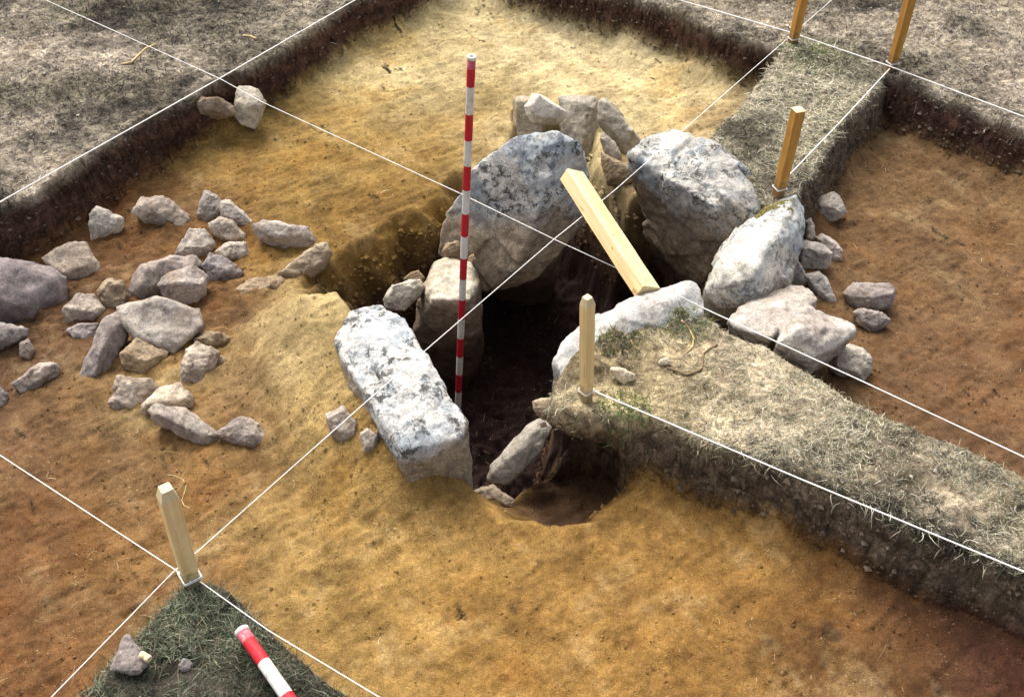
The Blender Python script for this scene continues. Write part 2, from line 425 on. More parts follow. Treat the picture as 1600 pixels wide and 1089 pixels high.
tcol = tcol * (1 - 0.35 * bare) + np.array((0.28, 0.25, 0.18)) * 0.35 * bare
bx, by = xy(985, 590)
pale = np.exp(-((X - bx) ** 2 + (Y - by) ** 2) / 0.28 ** 2)[..., None]
tcol = tcol * (1 - pale) + np.array((0.39, 0.33, 0.21)) * pale
dusty = (WHICH == 2)[..., None]
tcol = np.where(dusty, tcol * np.array((0.95, 0.92, 0.85)) * (1 + 1.1 * fbm(X, Y, 6.0, 255, 4, 0.6))[..., None], tcol)
tcol = np.where((WHICH == 3)[..., None], np.array((0.06, 0.052, 0.042)) * (1 + 1.3 * fbm(X, Y, 9, 261, 4))[..., None], tcol)
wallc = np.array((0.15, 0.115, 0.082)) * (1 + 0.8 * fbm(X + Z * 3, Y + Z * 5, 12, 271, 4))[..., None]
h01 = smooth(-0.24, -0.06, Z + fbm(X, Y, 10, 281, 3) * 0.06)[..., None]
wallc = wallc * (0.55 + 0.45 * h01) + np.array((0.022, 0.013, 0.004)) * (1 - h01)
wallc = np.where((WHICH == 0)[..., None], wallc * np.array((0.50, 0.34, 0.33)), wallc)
wmask = smooth(0.0, 0.25, tm)[..., None]; top = smooth(0.72, 0.97, tm)[..., None]
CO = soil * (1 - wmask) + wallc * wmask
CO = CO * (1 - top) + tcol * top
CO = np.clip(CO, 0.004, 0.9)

# the hollow is dug back under the baulk, and the cut faces are uneven
dM = -sM - 0.0
under = 0.27 * (1 - smooth(0.0, 0.36, np.maximum(dM, 0))) * smooth(0.02, 0.18, sH) * smooth(0.07, 0.32, -Z) * 1.0
X0, Y0 = X.copy(), Y.copy()
wob = tm * (1 - tm) * 4 * 0.35
X = X + 0.62 * under + wob * fbm(X0 + Z * 9, Y0 - Z * 11, 6, 401, 4, 0.6) * 0.05
Y = Y + 0.72 * under + wob * fbm(X0 - Z * 10, Y0 + Z * 9, 6, 411, 4, 0.6) * 0.05
IX0, IY0 = np.searchsorted(AX, -2.9), np.searchsorted(AY, 1.15)
def gidx(x, y):
    i = np.clip(np.searchsorted(AY, y), 1, len(AY) - 1); j = np.clip(np.searchsorted(AX, x), 1, len(AX) - 1)
    return i, j
def gz(x, y):
    i, j = gidx(x, y); return Z[i, j]

def grid_object(name, sel, mat=None):
    used = np.zeros(X.shape, bool)
    used[:-1, :-1] |= sel; used[1:, :-1] |= sel; used[:-1, 1:] |= sel; used[1:, 1:] |= sel
    ids = np.full(X.shape, -1); ids[used] = np.arange(used.sum())
    co = np.stack([X[used], Y[used], Z[used]], 1).astype(np.float32)
    q = np.stack([ids[:-1, :-1][sel], ids[:-1, 1:][sel], ids[1:, 1:][sel], ids[1:, :-1][sel]], 1).astype(np.int32)
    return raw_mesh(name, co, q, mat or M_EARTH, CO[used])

def raw_mesh(name, co, q, mat, col=None, smooth_=True):
    me = bpy.data.meshes.new(name)
    k = q.shape[1]
    me.vertices.add(len(co)); me.vertices.foreach_set("co", np.asarray(co, np.float32).ravel())
    me.loops.add(q.size); me.loops.foreach_set("vertex_index", q.astype(np.int32).ravel())
    me.polygons.add(len(q)); me.polygons.foreach_set("loop_start", np.arange(0, q.size, k, dtype=np.int32))
    me.polygons.foreach_set("use_smooth", np.full(len(q), smooth_, bool))
    me.update(calc_edges=True)
    if col is not None:
        a = me.color_attributes.new("Col", 'FLOAT_COLOR', 'POINT')
        c4 = np.concatenate([col, np.ones((len(co), 1))], 1).astype(np.float32)
        a.data.foreach_set("color", c4.ravel())
    me.materials.append(mat)
    o = bpy.data.objects.new(name, me); COL.objects.link(o)
    return o

tq = np.maximum(np.maximum(tm[:-1, :-1], tm[1:, :-1]), np.maximum(tm[:-1, 1:], tm[1:, 1:])) > 0.02
wq = WHICH[:-1, :-1]
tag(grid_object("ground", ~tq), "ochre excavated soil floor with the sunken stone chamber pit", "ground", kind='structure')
tag(grid_object("turf_ground", tq & (wq == 0), M_BAULK), "uncut dry grassy ground beyond the trench sections", "ground", kind='structure')
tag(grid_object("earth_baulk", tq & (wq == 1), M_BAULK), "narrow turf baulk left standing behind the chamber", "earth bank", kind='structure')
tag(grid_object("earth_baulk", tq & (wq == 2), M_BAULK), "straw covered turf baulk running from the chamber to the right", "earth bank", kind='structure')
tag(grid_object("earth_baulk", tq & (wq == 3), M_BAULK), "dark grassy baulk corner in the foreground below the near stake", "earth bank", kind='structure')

# ------------------------------------------------------------------ stones
def mesh_from_bm(bm, name):
    me = bpy.data.meshes.new(name); bm.to_mesh(me); bm.free(); return me

def finish_rock(name, hulls, size, mat, seed, amp=1.0, fine=1.0, vs=None, origin=None, smooth_it=2, facet=0.17, ff=2.3):
    bm = bmesh.new()
    for pts in hulls:
        vs_ = [bm.verts.new(Vector(p)) for p in pts]
        r = bmesh.ops.convex_hull(bm, input=vs_)
        junk = [v for v in r['geom_interior'] if isinstance(v, bmesh.types.BMVert)] + [v for v in r['geom_unused'] if isinstance(v, bmesh.types.BMVert)]
        if junk: bmesh.ops.delete(bm, geom=list(set(junk)), context='VERTS')
    tmp = bpy.data.objects.new("tmp", mesh_from_bm(bm, "tmp")); COL.objects.link(tmp)
    md = tmp.modifiers.new("r", 'REMESH'); md.mode = 'VOXEL'; md.voxel_size = vs or max(0.0035, size / 15.0)
    dg = bpy.context.evaluated_depsgraph_get()
    me = bpy.data.meshes.new_from_object(tmp.evaluated_get(dg))
    old = tmp.data
    bpy.data.objects.remove(tmp); bpy.data.meshes.remove(old)
    bm = bmesh.new(); bm.from_mesh(me); bpy.data.meshes.remove(me)
    for _ in range(smooth_it):
        bmesh.ops.smooth_vert(bm, verts=bm.verts, factor=0.5, use_axis_x=True, use_axis_y=True, use_axis_z=True)
    bm.normal_update()
    off = Vector((seed * 3.71, seed * 1.37, -seed * 2.13))
    s = size
    moves = []
    for v in bm.verts:
        p = v.co
        d = 0.11 * noise.noise(p * (1.5 / s) + off)
        cell = noise.noise(p * (3.6 / s) + off * 1.3)
        d += 0.055 * (abs(cell) * 2 - 0.5)
        q = p * (ff / s) + off
        cpt = noise.voronoi(q)[1][0]
        rv = noise.cell_vector(cpt * 37.0)
        d += facet * (q - cpt).dot(rv - Vector((0.5, 0.5, 0.5)))
        d += fine * 0.045 * noise.noise(p * (9.0 / s) + off)
        d += fine * 0.028 * noise.noise(p * (22.0 / s) + off)
        moves.append(v.normal * d * s * amp)
    for v, m in zip(bm.verts, moves): v.co += m
    bmesh.ops.smooth_vert(bm, verts=bm.verts, factor=0.35, use_axis_x=True, use_axis_y=True, use_axis_z=True)
    c = Vector(origin) if origin is not None else sum((v.co for v in bm.verts), Vector()) / len(bm.verts)
    for v in bm.verts: v.co -= c
    for fce in bm.faces: fce.smooth = True
    o = bpy.data.objects.new(name, mesh_from_bm(bm, name)); COL.objects.link(o)
    o.data.materials.append(mat); o.location = c
    return o

def plane_hit(px, py, C, n):
    d = ray(px, py)
    return CAM + d * (np.dot(C - CAM, n) / np.dot(d, n))

SEED = [1]
NEST = []
def stone(label, outline, mat=None, k=0.40, front=0.42, back=0.6, up=0.10, ridge=None, flat=0.0, y=None, z=None, sp=None, name="stone", cat="stone",
          group=None, amp=1.0, inner=0.66, grow=1.12):
    if group == GL: grow = 1.2
    SEED[0] += 1
    if sp: outline = [sp(*p) for p in outline]; ridge = [(*sp(r[0], r[1]), r[2]) for r in ridge] if ridge else None
    o = np.array(outline, float)
    cx, cy = o.mean(0)
    o = np.array((cx, cy)) + (o - np.array((cx, cy))) * grow
    outline = [tuple(q) for q in o]
    rad = np.mean(np.hypot(o[:, 0] - cx, o[:, 1] - cy))
    if y is not None: C = Py(cx, cy, y); s = rad * np.linalg.norm(C - CAM) / F
    elif z is not None: C = Pz(cx, cy, z); s = rad * np.linalg.norm(C - CAM) / F
    else:
        zc = FLOOR
        for _ in range(5):
            C = Pz(cx, cy, zc); s = rad * np.linalg.norm(C - CAM) / F
            zc = gz(C[0], C[1]) + k * s
    n = CAM - C; n = n / np.linalg.norm(n)
    n2 = n * (1 - flat) + np.array((0, 0, 1.0)) * flat; n2 /= np.linalg.norm(n2)
    P = [plane_hit(a, b, C, n2) for a, b in outline]
    pts = list(P)
    rr = random.Random(SEED[0])
    upv = np.array((0, 0, 1.0)) - n * n[2]; upv /= np.linalg.norm(upv)
    if ridge:
        for a, b, h in ridge: pts.append(plane_hit(a, b, C, n2) + n * h * s)
    else:
        for p in P: pts.append(C + (p - C) * (inner + rr.uniform(-.12, .12)) + n * s * front * rr.uniform(0.75, 1.2) + upv * s * up)
    for p in P: pts.append(C + (p - C) * 0.82 - n * s * back * 0.7 - np.array((0, 0, 1.0)) * s * back * 0.5)
    hulls = [pts]
    ob = finish_rock(name, hulls, s, mat or M_SMALL, SEED[0], amp * 0.6, 0.4, max(0.003, s / 20.0), smooth_it=1, facet=0.2)
    if y is None and z is None: NEST.append((C[0], C[1], s))
    return tag(ob, label, cat, group)

def big(name, label, pts, shift, mat, size, drop=None, cat="stone slab", group=None, amp=0.5, vs=0.008, more=None, smooth_it=3):
    SEED[0] += 1
    pts = [np.array(p) for p in pts]
    al = list(pts)
    for sh in shift: al += [p + np.array(sh) for p in pts]
    hulls = [al]
    if more: hulls += more
    ob = finish_rock(name, hulls, size, mat, SEED[0], amp, 1.0, vs, smooth_it=min(smooth_it, 2), facet=0.36, ff=1.5)
    return tag(ob, label, cat, group)

A = lambda x, y: (x / 2.42, 280 + y / 2.42)
R = lambda x, y: (860 + x / 2.42, 280 + y / 2.42)
B = lambda x, y: (770 + x / 5.445, 130 + y / 5.445)
Cc = lambda x, y: (480 + x / 1.981, 280 + y / 1.981)
R6 = lambda x, y: (1080 + x / 3.203, 280 + y / 3.203)
GL = "loose stones on the left floor"
GR = "stones propped up right of the chamber"
GO = "upright slabs around the chamber"

# chamber stones -----------------------------------------------------------
big("standing_slab", "tall pale slab with black and blue lichen, leaning behind the red and white pole",
    [Py(733, 272, 3.66), Py(798, 214, 3.70), Py(838, 207, 3.70), Py(872, 205, 3.68), Py(909, 226, 3.66), Py(921, 285, 3.62), Py(908, 346, 3.60), Py(882, 388, 3.56), Py(832, 434, 3.52),
     Py(757, 460, 3.50), Py(712, 432, 3.60), Py(685, 397, 3.70), Py(690, 352, 3.71), Py(714, 308, 3.70), Py(866, 238, 3.60), Py(846, 320, 3.52), Py(806, 420, 3.46)],
    [(0.02, 0.18, -0.14)], M_SLAB, 0.30, group=GO, amp=0.30,
    more=[[Py(705, 400, 3.74), Py(880, 360, 3.66), Py(900, 300, 3.7), Py(720, 330, 3.76), Py(720, 330, 3.9), Py(900, 300, 3.9), Py(750, 500, 3.92), Py(850, 500, 3.90), Py(750, 500, 4.05), Py(850, 500, 4.05)]], smooth_it=1, vs=0.009)
big("standing_slab", "rounded lichen spotted boulder slab leaning right of the wooden prop",
    [Py(984, 240, 3.72), Py(1010, 214, 3.82), Py(1050, 203, 3.88), Py(1105, 219, 3.80), Py(1150, 252, 3.66), Py(1180, 292, 3.52), Py(1187, 330, 3.44), Py(1170, 360, 3.40), Py(1140, 390, 3.38),
     Py(1108, 458, 3.44), Py(1060, 425, 3.58), Py(1005, 352, 3.74), Py(986, 290, 3.76), Py(1045, 285, 3.60), Py(1110, 320, 3.42), Py(1120, 260, 3.62)],
    [(0.10, 0.18, -0.17), (0.14, 0.12, -0.42)], M_ROUND, 0.32, group=GO, amp=0.4)
big("standing_slab", "tall pale stone with moss patch on top, in front of an orange stake",
    [Py(1194, 326, 3.34), Py(1228, 308, 3.42), Py(1246, 302, 3.42), Py(1256, 318, 3.40), Py(1261, 352, 3.32), Py(1252, 398, 3.22), Py(1228, 455, 3.08), Py(1185, 492, 2.98), Py(1114, 491, 3.02),
     Py(1109, 452, 3.06), Py(1124, 402, 3.14), Py(1158, 352, 3.26), Py(1175, 435, 2.98), Py(1205, 380, 3.10), Py(1160, 400, 3.06)],
    [(0.02, 0.14, -0.12), (0.0, 0.10, -0.3)], M_TALL, 0.25, group=GO, amp=0.36)
S4T = [Pz(866, 562, .0), Pz(880, 532, .02), Pz(905, 509, .045), Pz(950, 483, .05), Pz(1000, 459, .055), Pz(1045, 444, .06), Pz(1078, 437, .055), Pz(1096, 449, .045), Pz(1102, 488, .0), Pz(1080, 505, .01), Pz(1000, 515, .02), Pz(930, 560, .01), Pz(885, 590, -.02), Pz(1060, 462, .075), Pz(960, 500, .07)]
big("standing_slab", "long bleached slab capping the turf baulk end, wooden prop resting on it", S4T, [(-0.01, 0.0, -0.75)], M_END, 0.2, group=GO, amp=0.34)
S7T = [Pz(590, 472, -.02), Pz(548, 486, -.02), Pz(521, 528, -.03), Pz(540, 570, -.02), Pz(580, 620, -.015), Pz(596, 660, -.02), Pz(628, 706, -.04), Pz(728, 682, -.04), Pz(729, 655, -.02), Pz(700, 612, -.0), Pz(665, 550, .01), Pz(640, 512, .015), Pz(618, 488, .0), Pz(580, 540, .03), Pz(655, 630, .03)]
S7B = []
for p in S7T[:13]:
    c = np.mean(S7T[:13], 0); q = c + (p - c) * 1.06; q[2] = -0.70; S7B.append(q)
big("standing_slab", "long white block with black lichen lying left of the pole base", S7T, [], M_BLOCK, 0.22, group=GO, amp=0.36, more=[S7T + S7B], vs=0.008)
big("standing_slab", "narrow upright stone with bright top, behind the foot of the pole",
    [Py(662, 445, 3.36), Py(678, 412, 3.42), Py(697, 401, 3.45), Py(736, 410, 3.43), Py(749, 440, 3.36), Py(752, 512, 3.30), Py(735, 575, 3.28), Py(728, 620, 3.3), Py(690, 630, 3.3), Py(642, 530, 3.32), Py(650, 490, 3.34), Py(676, 468, 3.24), Py(735, 470, 3.25)],
    [(0.0, 0.14, -0.12), (0.0, 0.08, -0.2)], M_PILLAR, 0.17, group=GO, amp=0.36, vs=0.007)
# back of the chamber
big("standing_slab", "low grey slab at the far back, left of the white cobble",
    [Py(*B(168, 124), 4.62), Py(*B(230, 114), 4.62), Py(*B(420, 120), 4.62), Py(*B(430, 420), 4.5), Py(*B(165, 300), 4.58), Py(*B(178, 430), 4.54), Py(*B(420, 700), 4.44), Py(*B(200, 600), 4.46), Py(*B(200, 150), 4.56), Py(*B(400, 150), 4.56)],
    [(0.01, 0.10, -0.06)], M_BACK, 0.12, group=GO, amp=0.3, vs=0.007, smooth_it=1)
big("standing_slab", "flat topped grey slab at the far back, right of the white cobble",
    [Py(*B(560, 112), 4.58), Py(*B(690, 104), 4.60), Py(*B(800, 118), 4.60), Py(*B(868, 122), 4.58), Py(*B(895, 165), 4.56), Py(*B(925, 600), 4.42), Py(*B(935, 1000), 4.36), Py(*B(580, 420), 4.48), Py(*B(620, 1000), 4.38), Py(*B(700, 150), 4.52), Py(*B(870, 190), 4.50), Py(*B(610, 260), 4.50), Py(*B(760, 520), 4.38)],
    [(0.01, 0.11, -0.07)], M_BACK, 0.16, group=GO, amp=0.3, vs=0.007, smooth_it=1)
stone("rounded white cobble on the back slabs above the leaning slab", [(285, 200), (345, 100), (385, 98), (450, 128), (520, 180), (615, 240), (605, 290), (540, 330), (350, 330), (300, 270)], M_COBBLE, y=4.40, sp=B, name="cobble", amp=0.6, front=0.6)
stone("elongated dull slab slanting down right of the back slab", [(905, 200), (920, 155), (965, 140), (1030, 190), (1240, 460), (1260, 510), (1180, 560), (1130, 590), (1000, 440), (910, 330)], M_BACK, y=4.30, sp=B, name="stone_slab", cat="stone slab", front=0.28, amp=0.7)
stone("thin pointed stone wedged below the slanting back slab", [(920, 470), (950, 430), (1040, 510), (1095, 620), (1090, 700), (1060, 730), (980, 640), (940, 560)], M_BACK, y=4.18, sp=B, name="stone", front=0.3, amp=0.8)
stone("brown wedge stone low beside the rounded lichen boulder", [(930, 600), (1000, 690), (1080, 730), (1190, 720), (1230, 800), (1100, 860), (980, 850), (940, 720)], M_BROWN, y=4.02, sp=B, front=0.3)

# left of the pole
stone("flat pale stone lodged between the white block and the pillar", [(236, 372), (262, 335), (300, 318), (345, 316), (362, 335), (335, 368), (300, 400), (250, 398)], M_PALE, z=-0.33, sp=Cc, front=0.35, up=.2)
stone("small brown stone behind the lodged flat pale stone", [(300, 308), (320, 290), (345, 285), (362, 305), (352, 330), (315, 330)], M_BROWN, z=-0.40, sp=Cc)
stone("small rounded brown stone atop the narrow pillar, left of the pole", [(418, 222), (432, 200), (465, 192), (480, 212), (470, 236), (430, 242)], M_BROWN, y=3.48, sp=Cc)
stone("tiny dark stone right of the pole above the pillar", [(500, 240), (515, 232), (522, 250), (508, 262), (498, 258)], M_BROWN, y=3.46, sp=Cc)
# hollow under the baulk
stone("jagged pale slab leaning in the dark hollow under the baulk", [(285, 630), (305, 565), (370, 500), (460, 400), (550, 285), (640, 245), (690, 310), (640, 450), (530, 580), (400, 680), (300, 665)], M_BACK, z=-0.32,
      sp=lambda x, y: (700 + x / 4.444, 600 + y / 4.444), name="stone_slab", cat="stone slab", ridge=[(310, 610, .25), (440, 500, .35), (540, 430, .35), (580, 340, .3), (420, 480, .1)], amp=0.7)
stone("low brown stone in the chamber mouth by the white block", [(120, 765), (230, 755), (310, 700), (380, 750), (450, 800), (440, 860), (320, 850), (200, 810)], M_BROWN, z=-0.36,
      sp=lambda x, y: (700 + x / 4.444, 600 + y / 4.444), front=0.3)

# left cluster ---------------------------------------------------------------
stone("large mauve boulder cut by the left edge, pale flake scars on top", [(-150, 400), (-90, 318), (0, 300), (60, 310), (180, 332), (238, 372), (245, 450), (200, 520), (110, 578), (0, 548), (-120, 520)], M_BOULDER, sp=A, name="boulder", cat="boulder",
      k=.38, ridge=[(60, 330, .30), (190, 380, .35), (205, 460, .35), (60, 480, .55), (-60, 430, .5), (120, 500, .35)], amp=0.55)
stone("thin flat stone behind the large mauve boulder", [(-20, 240), (0, 225), (60, 213), (120, 236), (65, 282), (0, 268)], M_SMALL, sp=A, group=GL, k=.6, flat=.3, front=.3)
stone("sharp edged block right behind the large mauve boulder", [(170, 302), (265, 250), (320, 250), (362, 320), (365, 368), (300, 395), (245, 395), (232, 365)], M_SMALL, sp=A, group=GL, ridge=[(178, 306, .1), (240, 358, .45), (352, 318, .35), (262, 258, .15), (318, 258, .15)], amp=.6)
stone("pale angular stone nearest the upper left trench edge", [(345, 140), (370, 110), (460, 150), (452, 190), (400, 215), (352, 235), (345, 190)], M_PALE, sp=A, group=GL, front=.35)
stone("long slab half sunk in soil at the top of the left scatter", [(515, 125), (560, 75), (620, 75), (700, 130), (745, 180), (690, 192), (600, 165), (545, 150)], M_SMALL, sp=A, group=GL, k=.25, ridge=[(550, 90, .3), (590, 130, .4), (680, 180, .3), (620, 85, .2), (700, 140, .25)])
stone("chunky grey stone at the top end of the stone row", [(755, 100), (775, 52), (820, 70), (850, 120), (835, 155), (780, 162), (752, 140)], M_SMALL, sp=A, group=GL)
stone("long tapered stone sloping right beside the top chunky stone", [(838, 90), (870, 84), (930, 135), (970, 180), (935, 195), (885, 165), (842, 145)], M_SMALL, sp=A, group=GL, k=.35)
stone("egg shaped grey stone below the long tapered stone", [(795, 170), (835, 150), (880, 165), (918, 205), (920, 232), (855, 238), (808, 205)], M_SMALL, sp=A, group=GL)
stone("long rounded stone at the right end of the upper stone row", [(968, 178), (1000, 163), (1070, 168), (1150, 185), (1178, 235), (1140, 270), (1060, 255), (990, 228)], M_SMALL, sp=A, group=GL, k=.35, amp=.7)
stone("peaked grey stone standing in the middle of the left scatter", [(672, 280), (720, 196), (770, 196), (805, 240), (790, 290), (755, 330), (715, 300)], M_SMALL, sp=A, group=GL, ridge=[(690, 270, .35), (735, 255, .6), (780, 255, .5), (725, 215, .3)])
stone("small round stone right of the peaked grey stone", [(822, 275), (865, 241), (925, 245), (937, 290), (910, 310), (850, 300)], M_SMALL, sp=A, group=GL)
stone("blocky stone leaning below the small round stone", [(774, 330), (798, 285), (870, 312), (912, 350), (885, 385), (800, 390)], M_SMALL, sp=A, group=GL, ridge=[(790, 315, .4), (860, 345, .5), (800, 375, .3)])
stone("large humped stone left of the speckled overlapping stone", [(498, 410), (540, 335), (640, 300), (720, 300), (748, 340), (650, 400), (600, 450), (545, 462), (498, 440)], M_PINK, sp=A, group=GL, k=.38, amp=.8)
stone("speckled stone overlapping the large humped stone", [(605, 402), (640, 365), (720, 335), (775, 372), (770, 430), (735, 468), (640, 458)], M_SMALL, sp=A, group=GL, k=.6, ridge=[(625, 400, .5), (700, 390, .65), (760, 395, .45), (700, 350, .35)])
stone("largest flat slab of the left scatter with ragged lower edge", [(460, 492), (590, 455), (730, 500), (752, 558), (690, 600), (645, 642), (535, 605), (480, 545)], M_SMALL, sp=A, group=GL, k=.45, flat=.35, front=.2, back=.45, inner=.8, up=0, amp=.7)
stone("rounded soil coloured stone left of the large humped stone", [(372, 425), (410, 385), (460, 390), (492, 450), (468, 495), (400, 500)], M_BROWN, sp=A, group=GL, k=.3)
stone("rough angular stone right of the large mauve boulder", [(250, 490), (290, 440), (350, 440), (385, 490), (382, 535), (262, 540)], M_SMALL, sp=A, group=GL, ridge=[(270, 490, .4), (340, 500, .5), (370, 490, .4)])
stone("thin dark flat stone under the rough angular stone", [(255, 568), (300, 550), (368, 548), (362, 585), (320, 605), (285, 595)], M_PINK, sp=A, group=GL, k=.35, flat=.3, front=.2)
stone("long upright wedge stone left of the ragged flat slab", [(312, 740), (345, 640), (390, 545), (440, 520), (478, 555), (445, 640), (425, 705), (378, 765), (322, 768)], M_PINK, sp=A, group=GL, k=.35, ridge=[(400, 570, .35), (385, 640, .5), (360, 735, .4), (445, 550, .3)], amp=.7)
stone("brownish blocky stone below the ragged flat slab", [(460, 660), (520, 615), (625, 655), (618, 690), (548, 745), (470, 702)], M_BROWN, sp=A, group=GL, ridge=[(480, 660, .35), (545, 690, .5), (610, 665, .35)])
stone("small rounded tan stone touching the upright grey block", [(740, 605), (785, 578), (840, 585), (862, 608), (830, 632), (770, 640)], M_BROWN, sp=A, group=GL)
stone("upright grey block at the right of the left scatter", [(690, 705), (708, 650), (742, 622), (820, 660), (800, 712), (752, 782), (695, 752)], M_SMALL, sp=A, group=GL, k=.5, ridge=[(715, 655, .35), (795, 665, .35), (775, 715, .45), (705, 735, .4)])
stone("isolated thin stone at the lower left of the scatter", [(58, 768), (150, 700), (212, 698), (216, 738), (100, 810)], M_SMALL, sp=A, group=GL, k=.3, flat=.2, front=.3)
stone("buried slab with straight upper edge below the wedge stone", [(415, 845), (450, 757), (560, 760), (592, 800), (522, 880), (445, 862)], M_SMALL, sp=A, group=GL, k=.22, front=.25)
stone("triangular pale topped stone above the long bottom slab", [(545, 852), (600, 800), (662, 770), (715, 822), (715, 858), (600, 872), (558, 884)], M_SMALL, sp=A, group=GL, ridge=[(560, 850, .3), (640, 838, .45), (705, 830, .35), (660, 785, .2)])
stone("long narrow slab at the bottom of the left scatter", [(576, 882), (600, 862), (700, 872), (820, 962), (812, 986), (755, 1003), (660, 950), (588, 905)], M_SMALL, sp=A, group=GL, k=.45, ridge=[(595, 890, .3), (690, 935, .4), (760, 975, .35), (805, 968, .3), (690, 885, .2)], amp=.7)
stone("lowest right stone of the left scatter with sharp ridge", [(820, 962), (910, 905), (950, 910), (1015, 985), (962, 1020), (900, 990)], M_SMALL, sp=A, group=GL, ridge=[(915, 925, .25), (965, 965, .45), (955, 1005, .35), (860, 965, .2)])
stone("tiny stone beside the upright grey block", [(818, 675), (840, 668), (856, 690), (842, 705), (822, 698)], M_BROWN, sp=A, group=GL)
stone("brown slab leaning against the rim of the dark ditch", [(1055, 358), (1120, 305), (1190, 260), (1225, 250), (1245, 282), (1220, 335), (1150, 375), (1085, 375)], M_BROWN, sp=A, group=GL, k=.3, front=.3)
stone("flat brown slab nearly flush with the soil near the ditch", [(888, 422), (960, 378), (1040, 368), (1062, 385), (1045, 412), (960, 446), (905, 436)], M_BROWN, sp=A, group=GL, k=.10, flat=.6, front=.15)
stone("flat pale stone in front of the large mauve boulder at the left edge", [(-60, 560), (0, 548), (95, 565), (92, 592), (0, 628), (-60, 620)], M_SMALL, sp=A, group=GL, k=.7, flat=.3, front=.25)
stone("dim little stone below the flat pale stone at the left edge", [(75, 622), (105, 605), (130, 650), (112, 680), (80, 668)], M_PINK, sp=A, group=GL)
stone("small dark stone at the left edge near the thin isolated stone", [(-30, 800), (0, 788), (25, 815), (20, 855), (-5, 872), (-30, 850)], M_PINK, sp=A, group=GL)
stone("grey stone stuck in the soil left of the white block", [(62, 735), (110, 710), (152, 755), (152, 800), (122, 815), (82, 790)], M_SMALL, sp=Cc, k=.25, group=GL)
stone("small oval stone against the foot of the white block", [(165, 790), (188, 774), (215, 798), (208, 838), (178, 842)], M_SMALL, sp=Cc, k=.4, group=GL)
# upper left section
Q = lambda x, y: (x / 2.943, y / 2.943)
stone("pale topped square stone under the string by the upper left section", [(1088, 432), (1100, 405), (1140, 397), (1188, 418), (1218, 470), (1200, 525), (1172, 585), (1110, 565), (1075, 520)], M_PALE, sp=Q, z=-0.115, ridge=[(1095, 470, .35), (1140, 490, .5), (1205, 485, .4), (1130, 410, .1)], amp=.7)
stone("brown stone half buried in the upper left section", [(900, 480), (930, 450), (1000, 450), (1060, 480), (1075, 520), (1000, 535), (920, 520)], M_BROWN, sp=Q, z=-0.08, front=.3)

# right cluster --------------------------------------------------------------
stone("lone pale angular stone near the orange stake on the right floor", [(630, 118), (655, 85), (710, 70), (738, 85), (752, 130), (775, 165), (740, 190), (690, 215), (650, 195), (645, 150)], M_PALE, sp=R6, k=.6, ridge=[(650, 135, .45), (700, 140, .55), (745, 160, .45), (715, 95, .3)])
stone("thin upright stone slotted behind the mossy tall stone", [(575, 210), (598, 198), (615, 235), (622, 300), (600, 315), (580, 305)], M_PALE, sp=R6, group=GR, k=.9)
stone("cubic pale stone topping the small pile right of the mossy stone", [(548, 330), (575, 312), (655, 325), (705, 370), (690, 430), (640, 445), (555, 440)], M_PALE, sp=R6, group=GR, k=.9, ridge=[(560, 345, .4), (650, 360, .5), (690, 375, .4), (600, 330, .25)])
stone("smooth stone behind the cubic pale stone", [(622, 295), (660, 280), (715, 310), (755, 360), (750, 410), (700, 430), (660, 360)], M_SMALL, sp=R6, group=GR, k=.5)
stone("slanting wedge stone below the cubic pale stone", [(570, 490), (640, 470), (680, 500), (730, 620), (712, 635), (660, 600), (600, 540)], M_PALE, sp=R6, group=GR, k=.4, front=.3)
stone("dull stone between the mossy tall stone and the wedge stone", [(480, 470), (530, 405), (552, 440), (560, 480), (600, 520), (560, 530), (490, 535)], M_SMALL, sp=R6, group=GR, k=.5)
stone("broad flat topped stone on the right floor, upper of two", [(772, 570), (825, 520), (985, 522), (1018, 555), (1000, 590), (995, 640), (860, 650), (800, 625)], M_SMALL, sp=R6, group=GR, k=.55, ridge=[(790, 585, .3), (900, 595, .45), (1005, 575, .3), (860, 530, .15)], amp=.8)
stone("smaller mauve stone just below the broad flat topped stone", [(815, 668), (850, 650), (950, 665), (985, 705), (975, 735), (900, 760), (835, 725)], M_PINK, sp=R6, group=GR, k=.55)
stone("round pale stone beside the right baulk edge with a dent", [(695, 905), (720, 855), (780, 832), (850, 850), (900, 900), (895, 960), (850, 1005), (760, 985), (705, 950)], M_PALE, sp=R6, group=GR, k=.7, amp=.8)
SEED[0] += 1
def h6(a, b, y): return Py(*R6(a, b), y)
L1 = [h6(182, 705, 2.80), h6(240, 640, 2.92), h6(330, 575, 3.02), h6(480, 535, 3.06), h6(565, 525, 3.06), h6(610, 560, 3.00), h6(640, 600, 2.95), h6(500, 700, 2.74), h6(400, 790, 2.66), h6(300, 770, 2.7), h6(220, 750, 2.76), h6(430, 640, 2.80)]
L2 = [h6(500, 660, 2.76), h6(580, 630, 2.80), h6(700, 700, 2.80), h6(815, 735, 2.78), h6(820, 755, 2.72), h6(720, 850, 2.62), h6(600, 900, 2.56), h6(420, 830, 2.62), h6(540, 740, 2.62), h6(690, 740, 2.68)]
tag(finish_rock("boulder", [L1 + [p + np.array((0.03, 0.10, -0.2)) for p in L1], L2 + [p + np.array((0.02, 0.08, -0.16)) for p in L2]], 0.2, M_PINKB, 41, 0.5, 1.0, 0.007, smooth_it=2, facet=0.1),
    "large pinkish two lobed boulder against the baulk below the mossy stone", "boulder")

